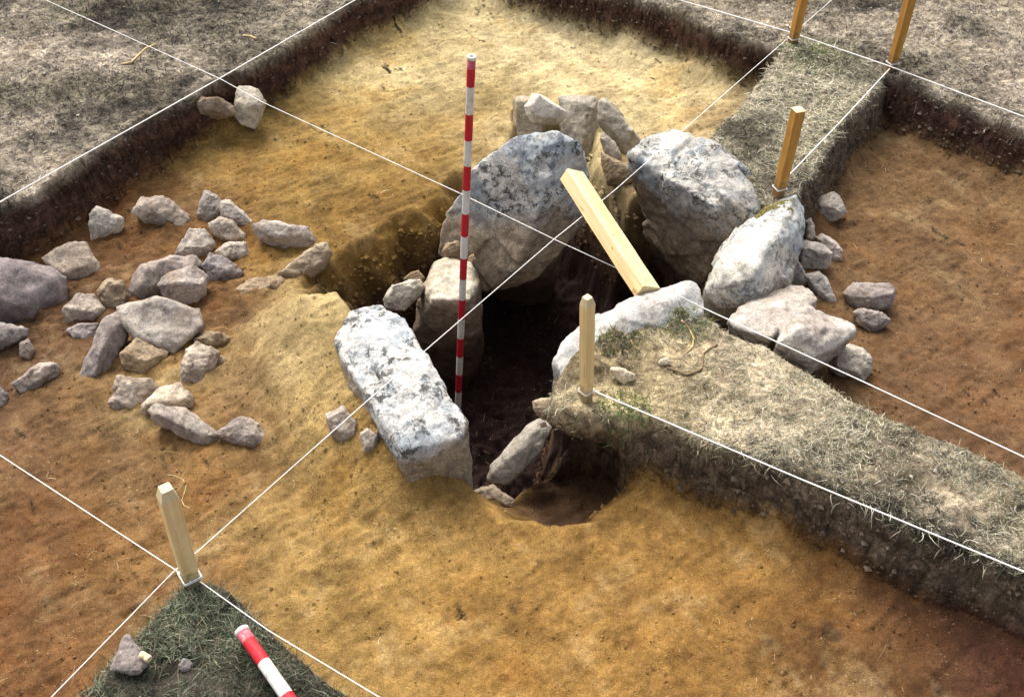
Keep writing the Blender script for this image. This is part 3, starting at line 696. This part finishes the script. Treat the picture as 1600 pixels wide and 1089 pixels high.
# stones lying on the baulks
Tt = lambda x, y: (820 + x / 4.733, 430 + y / 4.733)
stone("cream pointed stone lying on bare soil by the baulk stake", [(632, 700), (650, 684), (720, 690), (815, 738), (800, 770), (735, 800), (690, 770)], M_CREAM, sp=Tt, k=.7, front=.5)
stone("small cream pebble on the baulk right of the pointed stone", [(985, 650), (1005, 622), (1045, 608), (1078, 635), (1060, 665), (1005, 670)], M_CREAM, sp=Tt, k=.7, front=.5, name="pebble", cat="pebble")
stone("pale stone half covered by turf behind the baulk stake", [(285, 650), (320, 590), (370, 578), (440, 610), (440, 690), (350, 690)], M_CREAM, sp=Tt, k=.35, front=.4)
stone("light brown lump sticking from the baulk end face", [(60, 935), (130, 910), (250, 915), (270, 990), (200, 1060), (130, 1060), (75, 1000)], M_BROWN, sp=Tt, z=-0.09, front=.4)
D8 = lambda x, y: (120 + x / 4.444, 900 + y / 4.444)
stone("grey triangular flat stone on the dark turf corner", [(235, 620), (290, 540), (335, 418), (375, 430), (440, 520), (490, 600), (430, 668), (330, 650), (240, 650)], M_PINK, sp=D8, z=0.035, flat=.7, front=.2, inner=.8, up=0)
stone("small round grey stone in the dark turf corner", [(705, 620), (735, 570), (780, 575), (810, 620), (790, 665), (730, 660)], M_SMALL, sp=D8, k=.3)
stone("grey stone at the bottom edge of the dark turf corner", [(240, 790), (270, 720), (340, 715), (365, 760), (330, 850), (250, 860)], M_PINK, sp=D8, k=.15, front=.2)

# ------------------------------------------------------------------ tubes / timber
def frame_from(zdir, twist=0.0):
    zd = Vector(zdir).normalized()
    m = zd.to_track_quat('Z', 'Y').to_matrix().to_4x4()
    return m @ Matrix.Rotation(twist, 4, 'Z')

def tube_mesh(name, rings, rad, seg, mats, cap=True):
    """rings: list of (z, radius, material index for the band above)"""
    bm = bmesh.new(); prev = None
    for i, (z, r, mi) in enumerate(rings):
        cur = [bm.verts.new((r * math.cos(2 * math.pi * k / seg), r * math.sin(2 * math.pi * k / seg), z)) for k in range(seg)]
        if prev:
            for k in range(seg):
                fc = bm.faces.new((prev[k], prev[(k + 1) % seg], cur[(k + 1) % seg], cur[k])); fc.material_index = rings[i - 1][2]; fc.smooth = True
        elif cap: bm.faces.new(cur[::-1])
        prev = cur
    if cap: bm.faces.new(prev).material_index = rings[-1][2]
    me = mesh_from_bm(bm, name)
    for m in mats: me.materials.append(m)
    return me

def add(name, me, parent=None, mat=None, matrix=None):
    o = bpy.data.objects.new(name, me); COL.objects.link(o)
    if mat: me.materials.append(mat)
    if matrix is not None: o.matrix_local = matrix
    if parent: o.parent = parent
    return o

def ranging_pole(base, top, r, edges, label, ring=True):
    """edges: distances from the top at which the colour changes"""
    base, top = Vector(base), Vector(top)
    L = (top - base).length
    t = empty("ranging_pole", base)
    t.rotation_euler = (top - base).to_track_quat('Z', 'Y').to_euler()
    rings = []; zs = [L - 0.012] + [L - e for e in edges if e < L - 0.06] + [0.05]
    for i in range(len(zs) - 1, 0, -1):
        mi = 0 if (i - 1) % 2 == 0 else 1
        rings.append((zs[i], r, mi)); 
    rings.append((zs[0] - 0.03, r, 2)); rings.append((zs[0], r, 2))
    add("pole_body", tube_mesh("pole_body", rings, r, 24, [M_RED, M_WHITE, M_REDP]), t)
    add("steel_point", tube_mesh("steel_point", [(-0.05, 0.002, 0), (0.0, r * 0.8, 0), (0.05, r * 0.98, 0)], r, 20, [M_STEEL]), t)
    # white rim with a sunken grey plug
    bm = bmesh.new(); seg = 24
    prof = [(r * 1.0, L - 0.012), (r * 1.13, L - 0.010), (r * 1.13, L - 0.001), (r * 1.06, L), (r * 0.62, L), (r * 0.55, L - 0.004), (r * 0.55, L - 0.012)]
    prev = None
    for pr, pz in prof:
        cur = [bm.verts.new((pr * math.cos(2 * math.pi * k / seg), pr * math.sin(2 * math.pi * k / seg), pz)) for k in range(seg)]
        if prev:
            for k in range(seg): bm.faces.new((prev[k], prev[(k + 1) % seg], cur[(k + 1) % seg], cur[k])).smooth = True
        prev = cur
    cap = add("end_cap", mesh_from_bm(bm, "end_cap"), t, M_WHITE)
    add("socket", tube_mesh("socket", [(L - 0.02, r * 0.56, 0), (L - 0.006, r * 0.56, 0)], r, 20, [M_STEEL]), cap)
    return tag(t, label, "ranging pole")

ptop = Py(737, 88, 3.083); pbase = Py(716.5, 610, 3.083)
dv = (pbase - ptop); dl = np.linalg.norm(dv); pb = ptop + dv / dl * (dl + 0.22)
rp = ranging_pole(pb, ptop, 0.0135, [0.106 + 0.1003 * i for i in range(30)], "tall red and white striped pole standing in the dark chamber")
nt_ = Pz(377, 984, 0.045); nd = Pz(520, 1190, 0.04)
nd = nt_ + (nd - nt_) / np.linalg.norm(nd - nt_) * 1.0
ranging_pole(nd, nt_, 0.0175, [0.12 + 0.115 * i for i in range(12)], "red and white striped pole lying on the dark turf corner")

def timber(name, p0, p1, wx_, wy_, mat, twist=0.0, taper=1.0, cham=0.0, endmat=None, seed=0, sink=0.0, parent=None):
    """squared timber from p0 to p1 with slight wobble, chamfered head"""
    p0, p1 = Vector(p0), Vector(p1); L = (p1 - p0).length
    rr = random.Random(seed)
    bm = bmesh.new(); prev = None; N = 10
    corners = [(-1, -1), (1, -1), (1, 1), (-1, 1)]; b = 0.16
    prof = []
    for i, (cx, cy) in enumerate(corners):
        nx, ny = corners[(i + 1) % 4]; qx, qy = corners[i - 1]
        prof.append((cx + (qx - cx) * b / 2, cy + (qy - cy) * b / 2)); prof.append((cx + (nx - cx) * b / 2, cy + (ny - cy) * b / 2))
    levels = [(-sink, 1.0 if taper == 1 else taper)] + [(L * i / N, (taper + (1 - taper) * min(1, i / N * 3))) for i in range(N)] + ([(L - cham, 1.0), (L, 0.62)] if cham else [(L - 0.003, 1.0), (L, 0.95)])
    for z, k in levels:
        dx, dy = rr.uniform(-1, 1) * 0.0007, rr.uniform(-1, 1) * 0.0007
        cur = [bm.verts.new((x * wx_ / 2 * k + dx, y * wy_ / 2 * k + dy, z)) for x, y in prof]
        if prev:
            for j in range(8):
                f_ = bm.faces.new((prev[j], prev[(j + 1) % 8], cur[(j + 1) % 8], cur[j]))
                if cham and z == L: f_.material_index = 1
        else: bm.faces.new(cur[::-1])
        prev = cur
    f_ = bm.faces.new(prev); f_.material_index = 1
    me = mesh_from_bm(bm, name); me.materials.append(mat); me.materials.append(endmat or M_WOODP)
    o = bpy.data.objects.new(name, me); COL.objects.link(o)
    o.matrix_world = Matrix.Translation(p0) @ frame_from(p1 - p0, twist)
    return o

def cord_pts(pts, rad, seg=7, wob=0.0):
    P = [Vector(p) for p in pts]
    bm = bmesh.new(); prev = None
    for i, p in enumerate(P):
        d = (P[min(i + 1, len(P) - 1)] - P[max(i - 1, 0)]).normalized()
        m = d.to_track_quat('Z', 'Y').to_matrix()
        cur = [bm.verts.new(p + m @ Vector((rad * math.cos(2 * math.pi * k / seg), rad * math.sin(2 * math.pi * k / seg), 0))) for k in range(seg)]
        if prev:
            for k in range(seg): bm.faces.new((prev[k], prev[(k + 1) % seg], cur[(k + 1) % seg], cur[k])).smooth = True
        else: bm.faces.new(cur[::-1])
        prev = cur
    bm.faces.new(prev)
    return bm

def dens(pts, n=14):
    out = []
    for a, b in zip(pts[:-1], pts[1:]):
        a, b = np.array(a), np.array(b)
        for i in range(n): out.append(a + (b - a) * i / n)
    out.append(np.array(pts[-1])); return out

GS = "wooden stakes marking the excavation grid"
def stake(b, t, wx_, mat, label, twist, cham, seed, endmat=None, tie=0.03, sink=0.10, cr=0.0011, wy_=None):
    o = timber("wooden_stake", b, t, wx_, wy_ or wx_, mat, twist, 0.85, cham, endmat, seed, sink)
    tag(o, label, "stake", GS)
    # cord wound round the foot
    h = wx_ / 2 + 0.0015
    hy = (wy_ or wx_) / 2 + 0.0015
    loop = [(-h, -hy), (h, -hy), (h, hy), (-h, hy)]
    pts = []
    for turn in range(2):
        for i, (x, y) in enumerate(loop): pts.append((x, y, tie + 0.004 * (turn * 4 + i) / 4))
    pts.append((loop[0][0], loop[0][1], tie + 0.009))
    add("cord_loop", mesh_from_bm(cord_pts(dens(pts, 4), cr, 5), "cord_loop"), o, M_CORD)
    return o
s_near_b = Pz(300, 910, 0.0)
def top_of(b, px, py):                       # head of a stake on the ray of its head, at nearly the same distance
    return Py(px, py, b[1])
stake(s_near_b, top_of(s_near_b, 258, 762), 0.046, M_WOOD, "near yellow stake with pale chamfered head and white cord at its foot", 0.62, 0.035, 3, tie=0.03, cr=0.0026)
s_mid_b = Pz(916, 626, -0.005)
stake(s_mid_b, top_of(s_mid_b, 918, 464), 0.036, M_WOOD, "yellow stake at the end of the straw covered baulk", 0.7, 0.03, 4, tie=0.045, sink=0.03)
s_or_b = Pz(1216, 304, 0.0)
stake(s_or_b, top_of(s_or_b, 1248, 170), 0.042, M_WOODO, "orange stake with a flat head behind the mossy tall stone", 0.35, 0.004, 5, tie=0.03)
s_f1_b = Pz(1238, 70, 0.0)
stake(s_f1_b, top_of(s_f1_b, 1268, -60), 0.042, M_WOODO, "far orange stake at the top, left of the two cut by the frame", 0.3, 0.02, 6)
s_f2_b = Pz(1392, 108, 0.0)
stake(s_f2_b, top_of(s_f2_b, 1438, -58), 0.042, M_WOODO, "far orange stake at the top, right of the two cut by the frame", 0.3, 0.02, 7)

# timber prop
bt = Py(893, 275, 3.46); bb = Py(1012, 458, 2.86)
bt2 = Vector(bt); bb2 = Vector(bb)
tag(timber("wooden_prop", bb2, bt2, 0.088, 0.06, M_BEAM, math.radians(28), 1.0, 0.0, M_BEAM, 9), "sawn timber prop wedged between the leaning slab and the bleached slab", "timber")

# strings
def string(label, pts, rad=0.0016):
    o = add("string_line", mesh_from_bm(cord_pts(dens(pts, 16), rad, 6), "string_line"), None, M_CORD)
    return tag(o, label, "string", "white grid strings stretched over the dig")
def far_ext(a, b, d):
    a, b = np.array(a), np.array(b); return b + (b - a) / np.linalg.norm(b - a) * d
l5 = [Pz(0, 316, .03), Pz(345, 122, .03), Pz(556, 0, .03)]
string("white string along the upper left trench edge", [far_ext(l5[2], l5[0], 1.5)] + l5 + [far_ext(l5[0], l5[2], 1.5)], 0.0027)
l1 = [Pz(70, 0, .02), Pz(235, 74, .025), Pz(345, 124, .045), Pz(410, 160, .04), Pz(720, 303, .0), Pz(870, 376, -.02), Pz(1000, 436, -.04)]
string("white string crossing from the upper left under the wooden prop", [far_ext(l1[1], l1[0], 1.0)] + l1)
l1b = [Pz(1062, 463, .085), Pz(1098, 481, .06), Pz(1350, 597, .02), Pz(1600, 714, .03)]
string("white string along the far edge of the straw covered baulk", l1b + [far_ext(l1b[0], l1b[3], 1.5)], 0.0022)
l2 = [Pz(0, 711, .02), Pz(274, 890, .035), Pz(298, 908, .04)]
string("white string from the left edge to the near stake", [far_ext(l2[1], l2[0], 1.5)] + l2)
l2b = [Pz(312, 908, .035), Pz(420, 985, .03), Pz(590, 1087, .03)]
string("white string from the near stake along the dark turf corner to the bottom", l2b + [far_ext(l2b[1], l2b[2], 0.8)])
l3 = [Pz(925, 610, .04), Pz(1250, 748, .02), Pz(1600, 893, .02)]
string("white string along the near edge of the straw covered baulk", l3 + [far_ext(l3[0], l3[2], 1.5)], 0.0026)
l4 = [Pz(1060, 0, .03), Pz(1238, 52, .03), Pz(1390, 104, .03), Pz(1600, 183, .03)]
string("white string along the top right trench edge past both far stakes", [far_ext(l4[1], l4[0], 1.5)] + l4 + [far_ext(l4[2], l4[3], 1.5)], 0.0027)
l6 = [Pz(80, 1089, .02), Pz(270, 894, .03), Pz(310, 860, .035), Pz(575, 625, .07), Pz(868, 372, .10), Pz(960, 298, .10), Pz(1220, 70, .03), Pz(1300, 0, .03)]
string("white string running from the bottom left over the chamber to the far stake", [far_ext(l6[1], l6[0], 0.6)] + l6 + [far_ext(l6[6], l6[7], 1.0)])
l7 = [Pz(1222, 285, .03), Pz(1310, 194, .02), Pz(1390, 108, .03)]
string("white string between the orange stake and the far right stake", l7, 0.0026)

# small tube of wood on the triangular stone
c0, c1 = Pz(*D8(445, 540), 0.05), Pz(*D8(508, 578), 0.05)
cork = empty("cork", c0)
cork.rotation_euler = (Vector(c1) - Vector(c0)).to_track_quat('Z', 'Y').to_euler()
Lc = float(np.linalg.norm(c1 - c0))
add("cork_body", tube_mesh("cork_body", [(0, .008, 0), (.003, .0095, 0), (Lc * .6, .0095, 0)], .01, 14, [M_WOODP]), cork)
add("cork_band", tube_mesh("cork_band", [(Lc * .6, .0098, 0), (Lc - .003, .0098, 0), (Lc, .008, 0)], .01, 14, [M_WOODP]), cork)
tag(cork, "small pale cork lying on the grey triangular stone", "cork")

# soil banked up round the loose stones
gob = bpy.data.objects["ground"]
nv = len(gob.data.vertices); cc = np.empty(nv * 3, np.float32); gob.data.vertices.foreach_get("co", cc); cc = cc.reshape(-1, 3)
upv, upz = np.zeros(nv, np.float32), np.zeros(X.shape)
for sx, sy, sr in NEST:
    d2 = ((cc[:, 0] - sx) ** 2 + (cc[:, 1] - sy) ** 2) / (1.1 * sr) ** 2
    m = d2 < 6
    upv[m] = np.maximum(upv[m], 0.13 * sr * np.exp(-d2[m]) * (1 + 1.6 * fbm(cc[m, 0], cc[m, 1], 25, 451, 3)))
    i0, i1 = np.searchsorted(AY, (sy - 3 * sr, sy + 3 * sr)); j0, j1 = np.searchsorted(AX, (sx - 3 * sr, sx + 3 * sr))
    d2 = ((X[i0:i1, j0:j1] - sx) ** 2 + (Y[i0:i1, j0:j1] - sy) ** 2) / (1.1 * sr) ** 2
    upz[i0:i1, j0:j1] = np.maximum(upz[i0:i1, j0:j1], 0.13 * sr * np.exp(-d2))
cc[:, 2] += upv; Z += upz
gob.data.vertices.foreach_set("co", cc.ravel()); gob.data.update()

# ------------------------------------------------------------------ grass, roots, crumbs
def sample(poly, n, cond):
    poly = np.array(poly); lo, hi = poly.min(0), poly.max(0)
    lo = np.maximum(lo, (-2.95, 1.1)); hi = np.minimum(hi, (2.95, 5.9))
    out = []
    tot = 0
    for _ in range(60):
        p = rng.random((n, 2)) * (hi - lo) + lo
        i, j = gidx(p[:, 0], p[:, 1])
        ok = cond(p, i, j)
        out.append(p[ok]); tot += ok.sum()
        if tot >= n: break
    return np.concatenate(out)[:n]

def blades(name, label, pts, lmin, lmax, wid, cols, elev=(0.05, 0.8), curl=0.6, colvar=0.25, cat="grass", zoff=0.0, patch=True):
    n = len(pts)
    i, j = gidx(pts[:, 0], pts[:, 1])
    keep = under[i, j] < 0.015
    pts, i, j, n = pts[keep], i[keep], j[keep], int(keep.sum())
    base = np.stack([pts[:, 0], pts[:, 1], Z[i, j] - 0.002 + zoff], 1)
    az = rng.random(n) * 2 * np.pi; el = elev[0] + (elev[1] - elev[0]) * rng.random(n) ** 1.6
    L = lmin + (lmax - lmin) * rng.random(n) ** 1.5
    turn = (rng.random(n) - 0.5) * 2 * curl; drop = rng.random(n) * curl
    S = 5; co = np.zeros((n, S, 2, 3)); p = base.copy()
    w0 = wid * (0.6 + 0.8 * rng.random(n))
    roll = rng.random(n) * 1.2 - 0.6
    for s in range(S):
        d = np.stack([np.cos(az) * np.cos(el), np.sin(az) * np.cos(el), np.sin(el)], 1)
        side = np.stack([-np.sin(az) * np.cos(roll), np.cos(az) * np.cos(roll), np.sin(roll)], 1)
        ww = (w0 * (1.0, 0.95, 0.8, 0.55, 0.15)[s] / 2)[:, None]
        co[:, s, 0] = p - side * ww; co[:, s, 1] = p + side * ww
        p = p + d * (L / (S - 1))[:, None]
        az = az + turn / S * 2; el = el - drop * 2 / S
        ii, jj = gidx(p[:, 0], p[:, 1])
        p[:, 2] = np.maximum(p[:, 2], Z[ii, jj] + 0.001) if lmax < 0.2 else p[:, 2]
    idx = np.arange(n * S * 2).reshape(n, S, 2)
    q = np.stack([idx[:, :-1, 0], idx[:, :-1, 1], idx[:, 1:, 1], idx[:, 1:, 0]], -1).reshape(-1, 4)
    cols = np.array(cols); c = cols[rng.integers(0, len(cols), n)] * (1 + colvar * (rng.random((n, 1)) * 2 - 1))
    if patch: c = c * np.minimum(tpatch[i, j], 1.3)[:, None]
    c = np.repeat(c[:, None, :], S * 2, 1).reshape(-1, 3)
    o = raw_mesh(name, co.reshape(-1, 3), q, M_BLADE, np.clip(c, .003, .9))
    return tag(o, label, cat, kind='stuff')

STRAW = [(0.40, 0.365, 0.27), (0.32, 0.285, 0.20), (0.50, 0.46, 0.36), (0.22, 0.19, 0.13), (0.10, 0.085, 0.055), (0.13, 0.13, 0.06), (0.05, 0.042, 0.03), (0.24, 0.25, 0.16), (0.17, 0.18, 0.12)]
GREY = [(0.30, 0.265, 0.235), (0.20, 0.18, 0.16), (0.36, 0.33, 0.285), (0.15, 0.125, 0.12), (0.10, 0.085, 0.08), (0.09, 0.072, 0.06), (0.055, 0.045, 0.04), (0.13, 0.12, 0.08)]
DARKG = [(0.20, 0.22, 0.15), (0.13, 0.16, 0.10), (0.035, 0.045, 0.025), (0.05, 0.06, 0.035), (0.09, 0.10, 0.06), (0.025, 0.02, 0.018), (0.12, 0.11, 0.075), (0.05, 0.075, 0.04), (0.2, 0.18, 0.12)]
GREEN = [(0.05, 0.09, 0.02), (0.08, 0.12, 0.035), (0.035, 0.06, 0.018), (0.14, 0.14, 0.05)]
clump = fbm(X, Y, 5.0, 301, 4, 0.6)
inturf = lambda k, lo=0.9: (lambda p, i, j: (WHICH[i, j] == k) & (tm[i, j] > lo))
inclump = lambda k, t, lo=0.75: (lambda p, i, j: (WHICH[i, j] == k) & (tm[i, j] > lo) & (clump[i, j] + 0.6 * (1 - tpatch[i, j]) + 0.25 * rng.random(len(p)) > t))
box = [(-2.95, 1.1), (2.95, 5.9)]
tl = [(-2.95, 2.8), (-.3, 5.9)]; tr = [(-.1, 3.6), (2.95, 5.9)]
blades("dry_grass", "matted grey dry grass on the upper left ground", sample(tl, 30000, inturf(0)), .008, .036, .0026, GREY, (0.0, .7))
blades("dry_grass", "matted grey dry grass on the upper right ground", sample(tr, 28000, inturf(0)), .008, .036, .0026, GREY, (0.0, .7))
blades("dry_grass", "pale straw on the narrow baulk behind the chamber", sample(B_FAR, 12000, inturf(1)), .012, .05, .0026, STRAW, (0.0, .6))
def cond_mid(p, i, j):
    bx, by = xy(985, 590)
    d = np.hypot(p[:, 0] - bx, p[:, 1] - by)
    return (WHICH[i, j] == 2) & (tm[i, j] > 0.75) & (rng.random(len(p)) < np.clip((d - .12) / .45, 0.05, 1) * np.clip(0.75 + 1.6 * clump[i, j], .12, 1))
blades("dry_grass", "tangled straw on the baulk right of the chamber", sample(B_MID, 42000, cond_mid), .006, .036, .0013, STRAW, (0.0, .4), 1.1)
blades("dry_grass", "longer curled straw wisps on the baulk right of the chamber", sample(B_MID, 2600, lambda p, i, j: inclump(2, .05)(p, i, j) & (cond_mid(p, i, j))), .02, .07, .0016, STRAW[:4], (0.0, .5), 1.5, patch=False)
blades("grass", "dark short grass on the foreground turf corner", sample(B_NEAR, 12000, lambda p, i, j: inturf(3)(p, i, j) & (clump[i, j] + .6 * rng.random(len(p)) > -.18)), .015, .06, .0016, DARKG, (0.1, 1.2))
edge = lambda k: (lambda p, i, j: (WHICH[i, j] == k) & (tm[i, j] > .35) & (tm[i, j] < .9))
blades("edge_grass", "stalks hanging over the cut edges of the far baulk", sample(B_FAR, 300, edge(1)), .02, .05, .002, STRAW[3:] + GREY, (-.6, .5))
blades("edge_grass", "stalks hanging over the cut edges of the straw covered baulk", sample(B_MID, 500, edge(2)), .012, .05, .0017, STRAW[3:] + GREEN, (-.6, .5))
blades("edge_grass", "stalks along the cut edges of the outer ground", sample(box, 700, edge(0)), .012, .045, .0022, GREY, (-.6, .5))
def near_px(cx, cy, r, z=0.0):
    bx, by = xy(cx, cy, z)
    return [(bx - r, by - r), (bx + r, by + r)], (lambda p, i, j: (np.hypot(p[:, 0] - bx, p[:, 1] - by) < r * np.sqrt(rng.random(len(p)))) & (tm[i, j] > .6))
for (cx, cy, r, n, lab) in [(1060, 500, .13, 420, "green tuft beside the bleached slab"), (1275, 85, .22, 900, "green tuft at the far left stake foot"), (960, 530, .12, 260, "green tuft behind the baulk stake"),
                            (975, 640, .10, 300, "green tuft at the baulk edge right of the stake"), (300, 945, .07, 500, "dark green tuft at the near stake foot"), (140, 12, .25, 500, "green patch in the upper left grass"),
                            (240, 25, .2, 400, "thin green patch right of the upper left string")]:
    b_, c_ = near_px(cx, cy, r)
    blades("grass_tuft", lab, sample(b_, n, c_), .015, .055, .0022, GREEN if cy != 945 else DARKG, (.2, 1.2))
# dark heather bits among the turf
HEATH = [(0.05, 0.05, 0.06), (0.03, 0.022, 0.022), (0.05, 0.035, 0.03), (0.02, 0.018, 0.018)]
blades("heather", "dark heather sprigs scattered over the outer ground", sample(box, 14000, lambda p, i, j: inclump(0, .12, .97)(p, i, j)), .012, .04, .0032, HEATH, (.1, 1.0))
blades("heather", "dark heather sprigs among the straw of the right baulk", sample(B_MID, 3200, lambda p, i, j: inclump(2, .22, .97)(p, i, j)), .008, .03, .002, HEATH, (.1, .9))
# root fibres on the floor
onfloor = lambda p, i, j: (tm[i, j] < .02) & (dig[i, j] < .05)
blades("root_fibres", "pale thin root fibres lying on the excavated soil", sample(box, 420, onfloor), .02, .085, .0016, [(.5, .4, .24), (.42, .32, .17), (.36, .26, .13)], (0.0, .1), 1.6, cat="roots")
blades("root_fibres", "fine rootlets poking from the ditch and pit sides", sample(box, 700, lambda p, i, j: (tm[i, j] < .05) & (dig[i, j] > .05)), .015, .06, .0013, [(.22, .15, .07), (.12, .08, .04)], (0.0, .6), 1.4, cat="roots")

def crumbs(name, label, pts, smin, smax, cols, cat="crumbs", local=False):
    i, j = gidx(pts[:, 0], pts[:, 1]); keep = under[i, j] < 0.015
    pts, i, j = pts[keep], i[keep], j[keep]; n = len(pts)
    base = np.stack([pts[:, 0], pts[:, 1], Z[i, j]], 1)
    octa = np.array([(1, 0, 0), (0, 1, 0), (-1, 0, 0), (0, -1, 0), (0, 0, .8), (0, 0, -.8), ], float)
    fc = np.array([(0, 1, 4), (1, 2, 4), (2, 3, 4), (3, 0, 4), (1, 0, 5), (2, 1, 5), (3, 2, 5), (0, 3, 5)])
    s = (smin + (smax - smin) * rng.random(n) ** 4)[:, None, None]
    a = rng.random(n) * 6.28; ca, sa = np.cos(a), np.sin(a)
    v = octa[None] * (0.6 + 0.8 * rng.random((n, 6, 1)))
    v = np.stack([v[..., 0] * ca[:, None] - v[..., 1] * sa[:, None], v[..., 0] * sa[:, None] + v[..., 1] * ca[:, None], v[..., 2]], -1)
    co = (base[:, None, :] + v * s).reshape(-1, 3)
    q = (fc[None] + (np.arange(n) * 6)[:, None, None]).reshape(-1, 3)
    cols = np.array(cols); c = cols[rng.integers(0, len(cols), n)] * (.75 + .5 * rng.random((n, 1)))
    if local: c = np.clip(CO[i, j] * (0.7 + 0.8 * rng.random((n, 1))), .003, .6)
    o = raw_mesh(name, co, q, M_CRUMB, np.repeat(c, 6, 0), False)
    return tag(o, label, cat, kind='stuff')
crumbs("soil_crumbs", "ochre soil crumbs scattered over the excavated floor", sample(box, 22000, onfloor), .0012, .0075, [(.30, .21, .09), (.24, .16, .07), (.17, .11, .05), (.34, .25, .12)], local=True)
crumbs("soil_crumbs", "dark crumbs lying in the pit and the hollow", sample(box, 6000, lambda p, i, j: (tm[i, j] < .02) & (dig[i, j] > .06) & (dig[i, j] < .45)), .002, .018, [(.09, .055, .03), (.05, .03, .02), (.14, .10, .06)], local=True)
crumbs("gravel", "tiny pale gravel bits on the turf baulks", sample(box, 1500, lambda p, i, j: (tm[i, j] > .9)), .002, .009, [(.4, .36, .3), (.3, .27, .22), (.12, .1, .08)], "gravel")
crumbs("soil_clods", "crumbly brown clods on the cut faces of the sections", sample(box, 4500, lambda p, i, j: (tm[i, j] > .03) & (tm[i, j] < .85)), .003, .014, [(.11, .08, .055), (.07, .05, .035), (.14, .105, .075)])
# thicker pale roots and twigs
def twig(label, px, z0, rad, col=None, name="root"):
    pts = [np.array(Pz(a, b, z0)) for a, b in px]
    for p in pts: p[2] = gz(p[0], p[1]) + rad * 0.8
    pts = [Pz(a, b, p[2]) for (a, b), p in zip(px, pts)]
    o = add(name, mesh_from_bm(cord_pts(dens(pts, 4), rad, 6), name), None, M_CREAMW if col is None else col)
    return tag(o, label, "root" if name == "root" else "twig")
M_CREAMW = mat_wood("pale_root", (0.55, 0.44, 0.22), (0.42, 0.31, 0.14), (0.2, 0.12, 0.05))
M_TWIG = mat_wood("brown_root", (0.16, 0.11, 0.06), (0.24, 0.17, 0.09), (0.08, 0.05, 0.03))
twig("curved pale root on the baulk beside the bleached slab", [Tt(1160, 335), Tt(1215, 395), Tt(1250, 470), Tt(1240, 530), Tt(1200, 568)], 0, .003)
twig("pale curled root on the baulk behind the stake", [Tt(785, 480), Tt(800, 520), Tt(835, 545), Tt(855, 555)], 0, .0028)
twig("brown twisted root crossing the bare soil of the baulk", [Tt(1050, 685), Tt(1120, 705), Tt(1190, 738), Tt(1260, 715), Tt(1310, 690), Tt(1320, 580), Tt(1370, 540), Tt(1420, 515)], 0, .004, M_TWIG)
twig("bleached bent twig on the upper left grass", [(189, 101), (205, 98), (215, 88), (228, 76), (243, 70)], 0, .005, None, "twig")
twig("short pale twig near the upper left trench corner", [(380, 56), (392, 57), (400, 61)], 0, .005, None, "twig")
twig("pale stalk in the dark turf corner", [D8(825, 355), D8(870, 300), D8(920, 240)], 0, .002, None, "twig")
twig("short orange stalk in the dark turf corner", [D8(950, 580), D8(975, 610), D8(1000, 635)], 0, .002, None, "twig")
twig("long looping root fibre above the near stake", [(262, 742), (272, 743), (285, 748), (291, 758), (288, 770), (284, 782), (288, 790), (297, 794)], FLOOR, .0016)
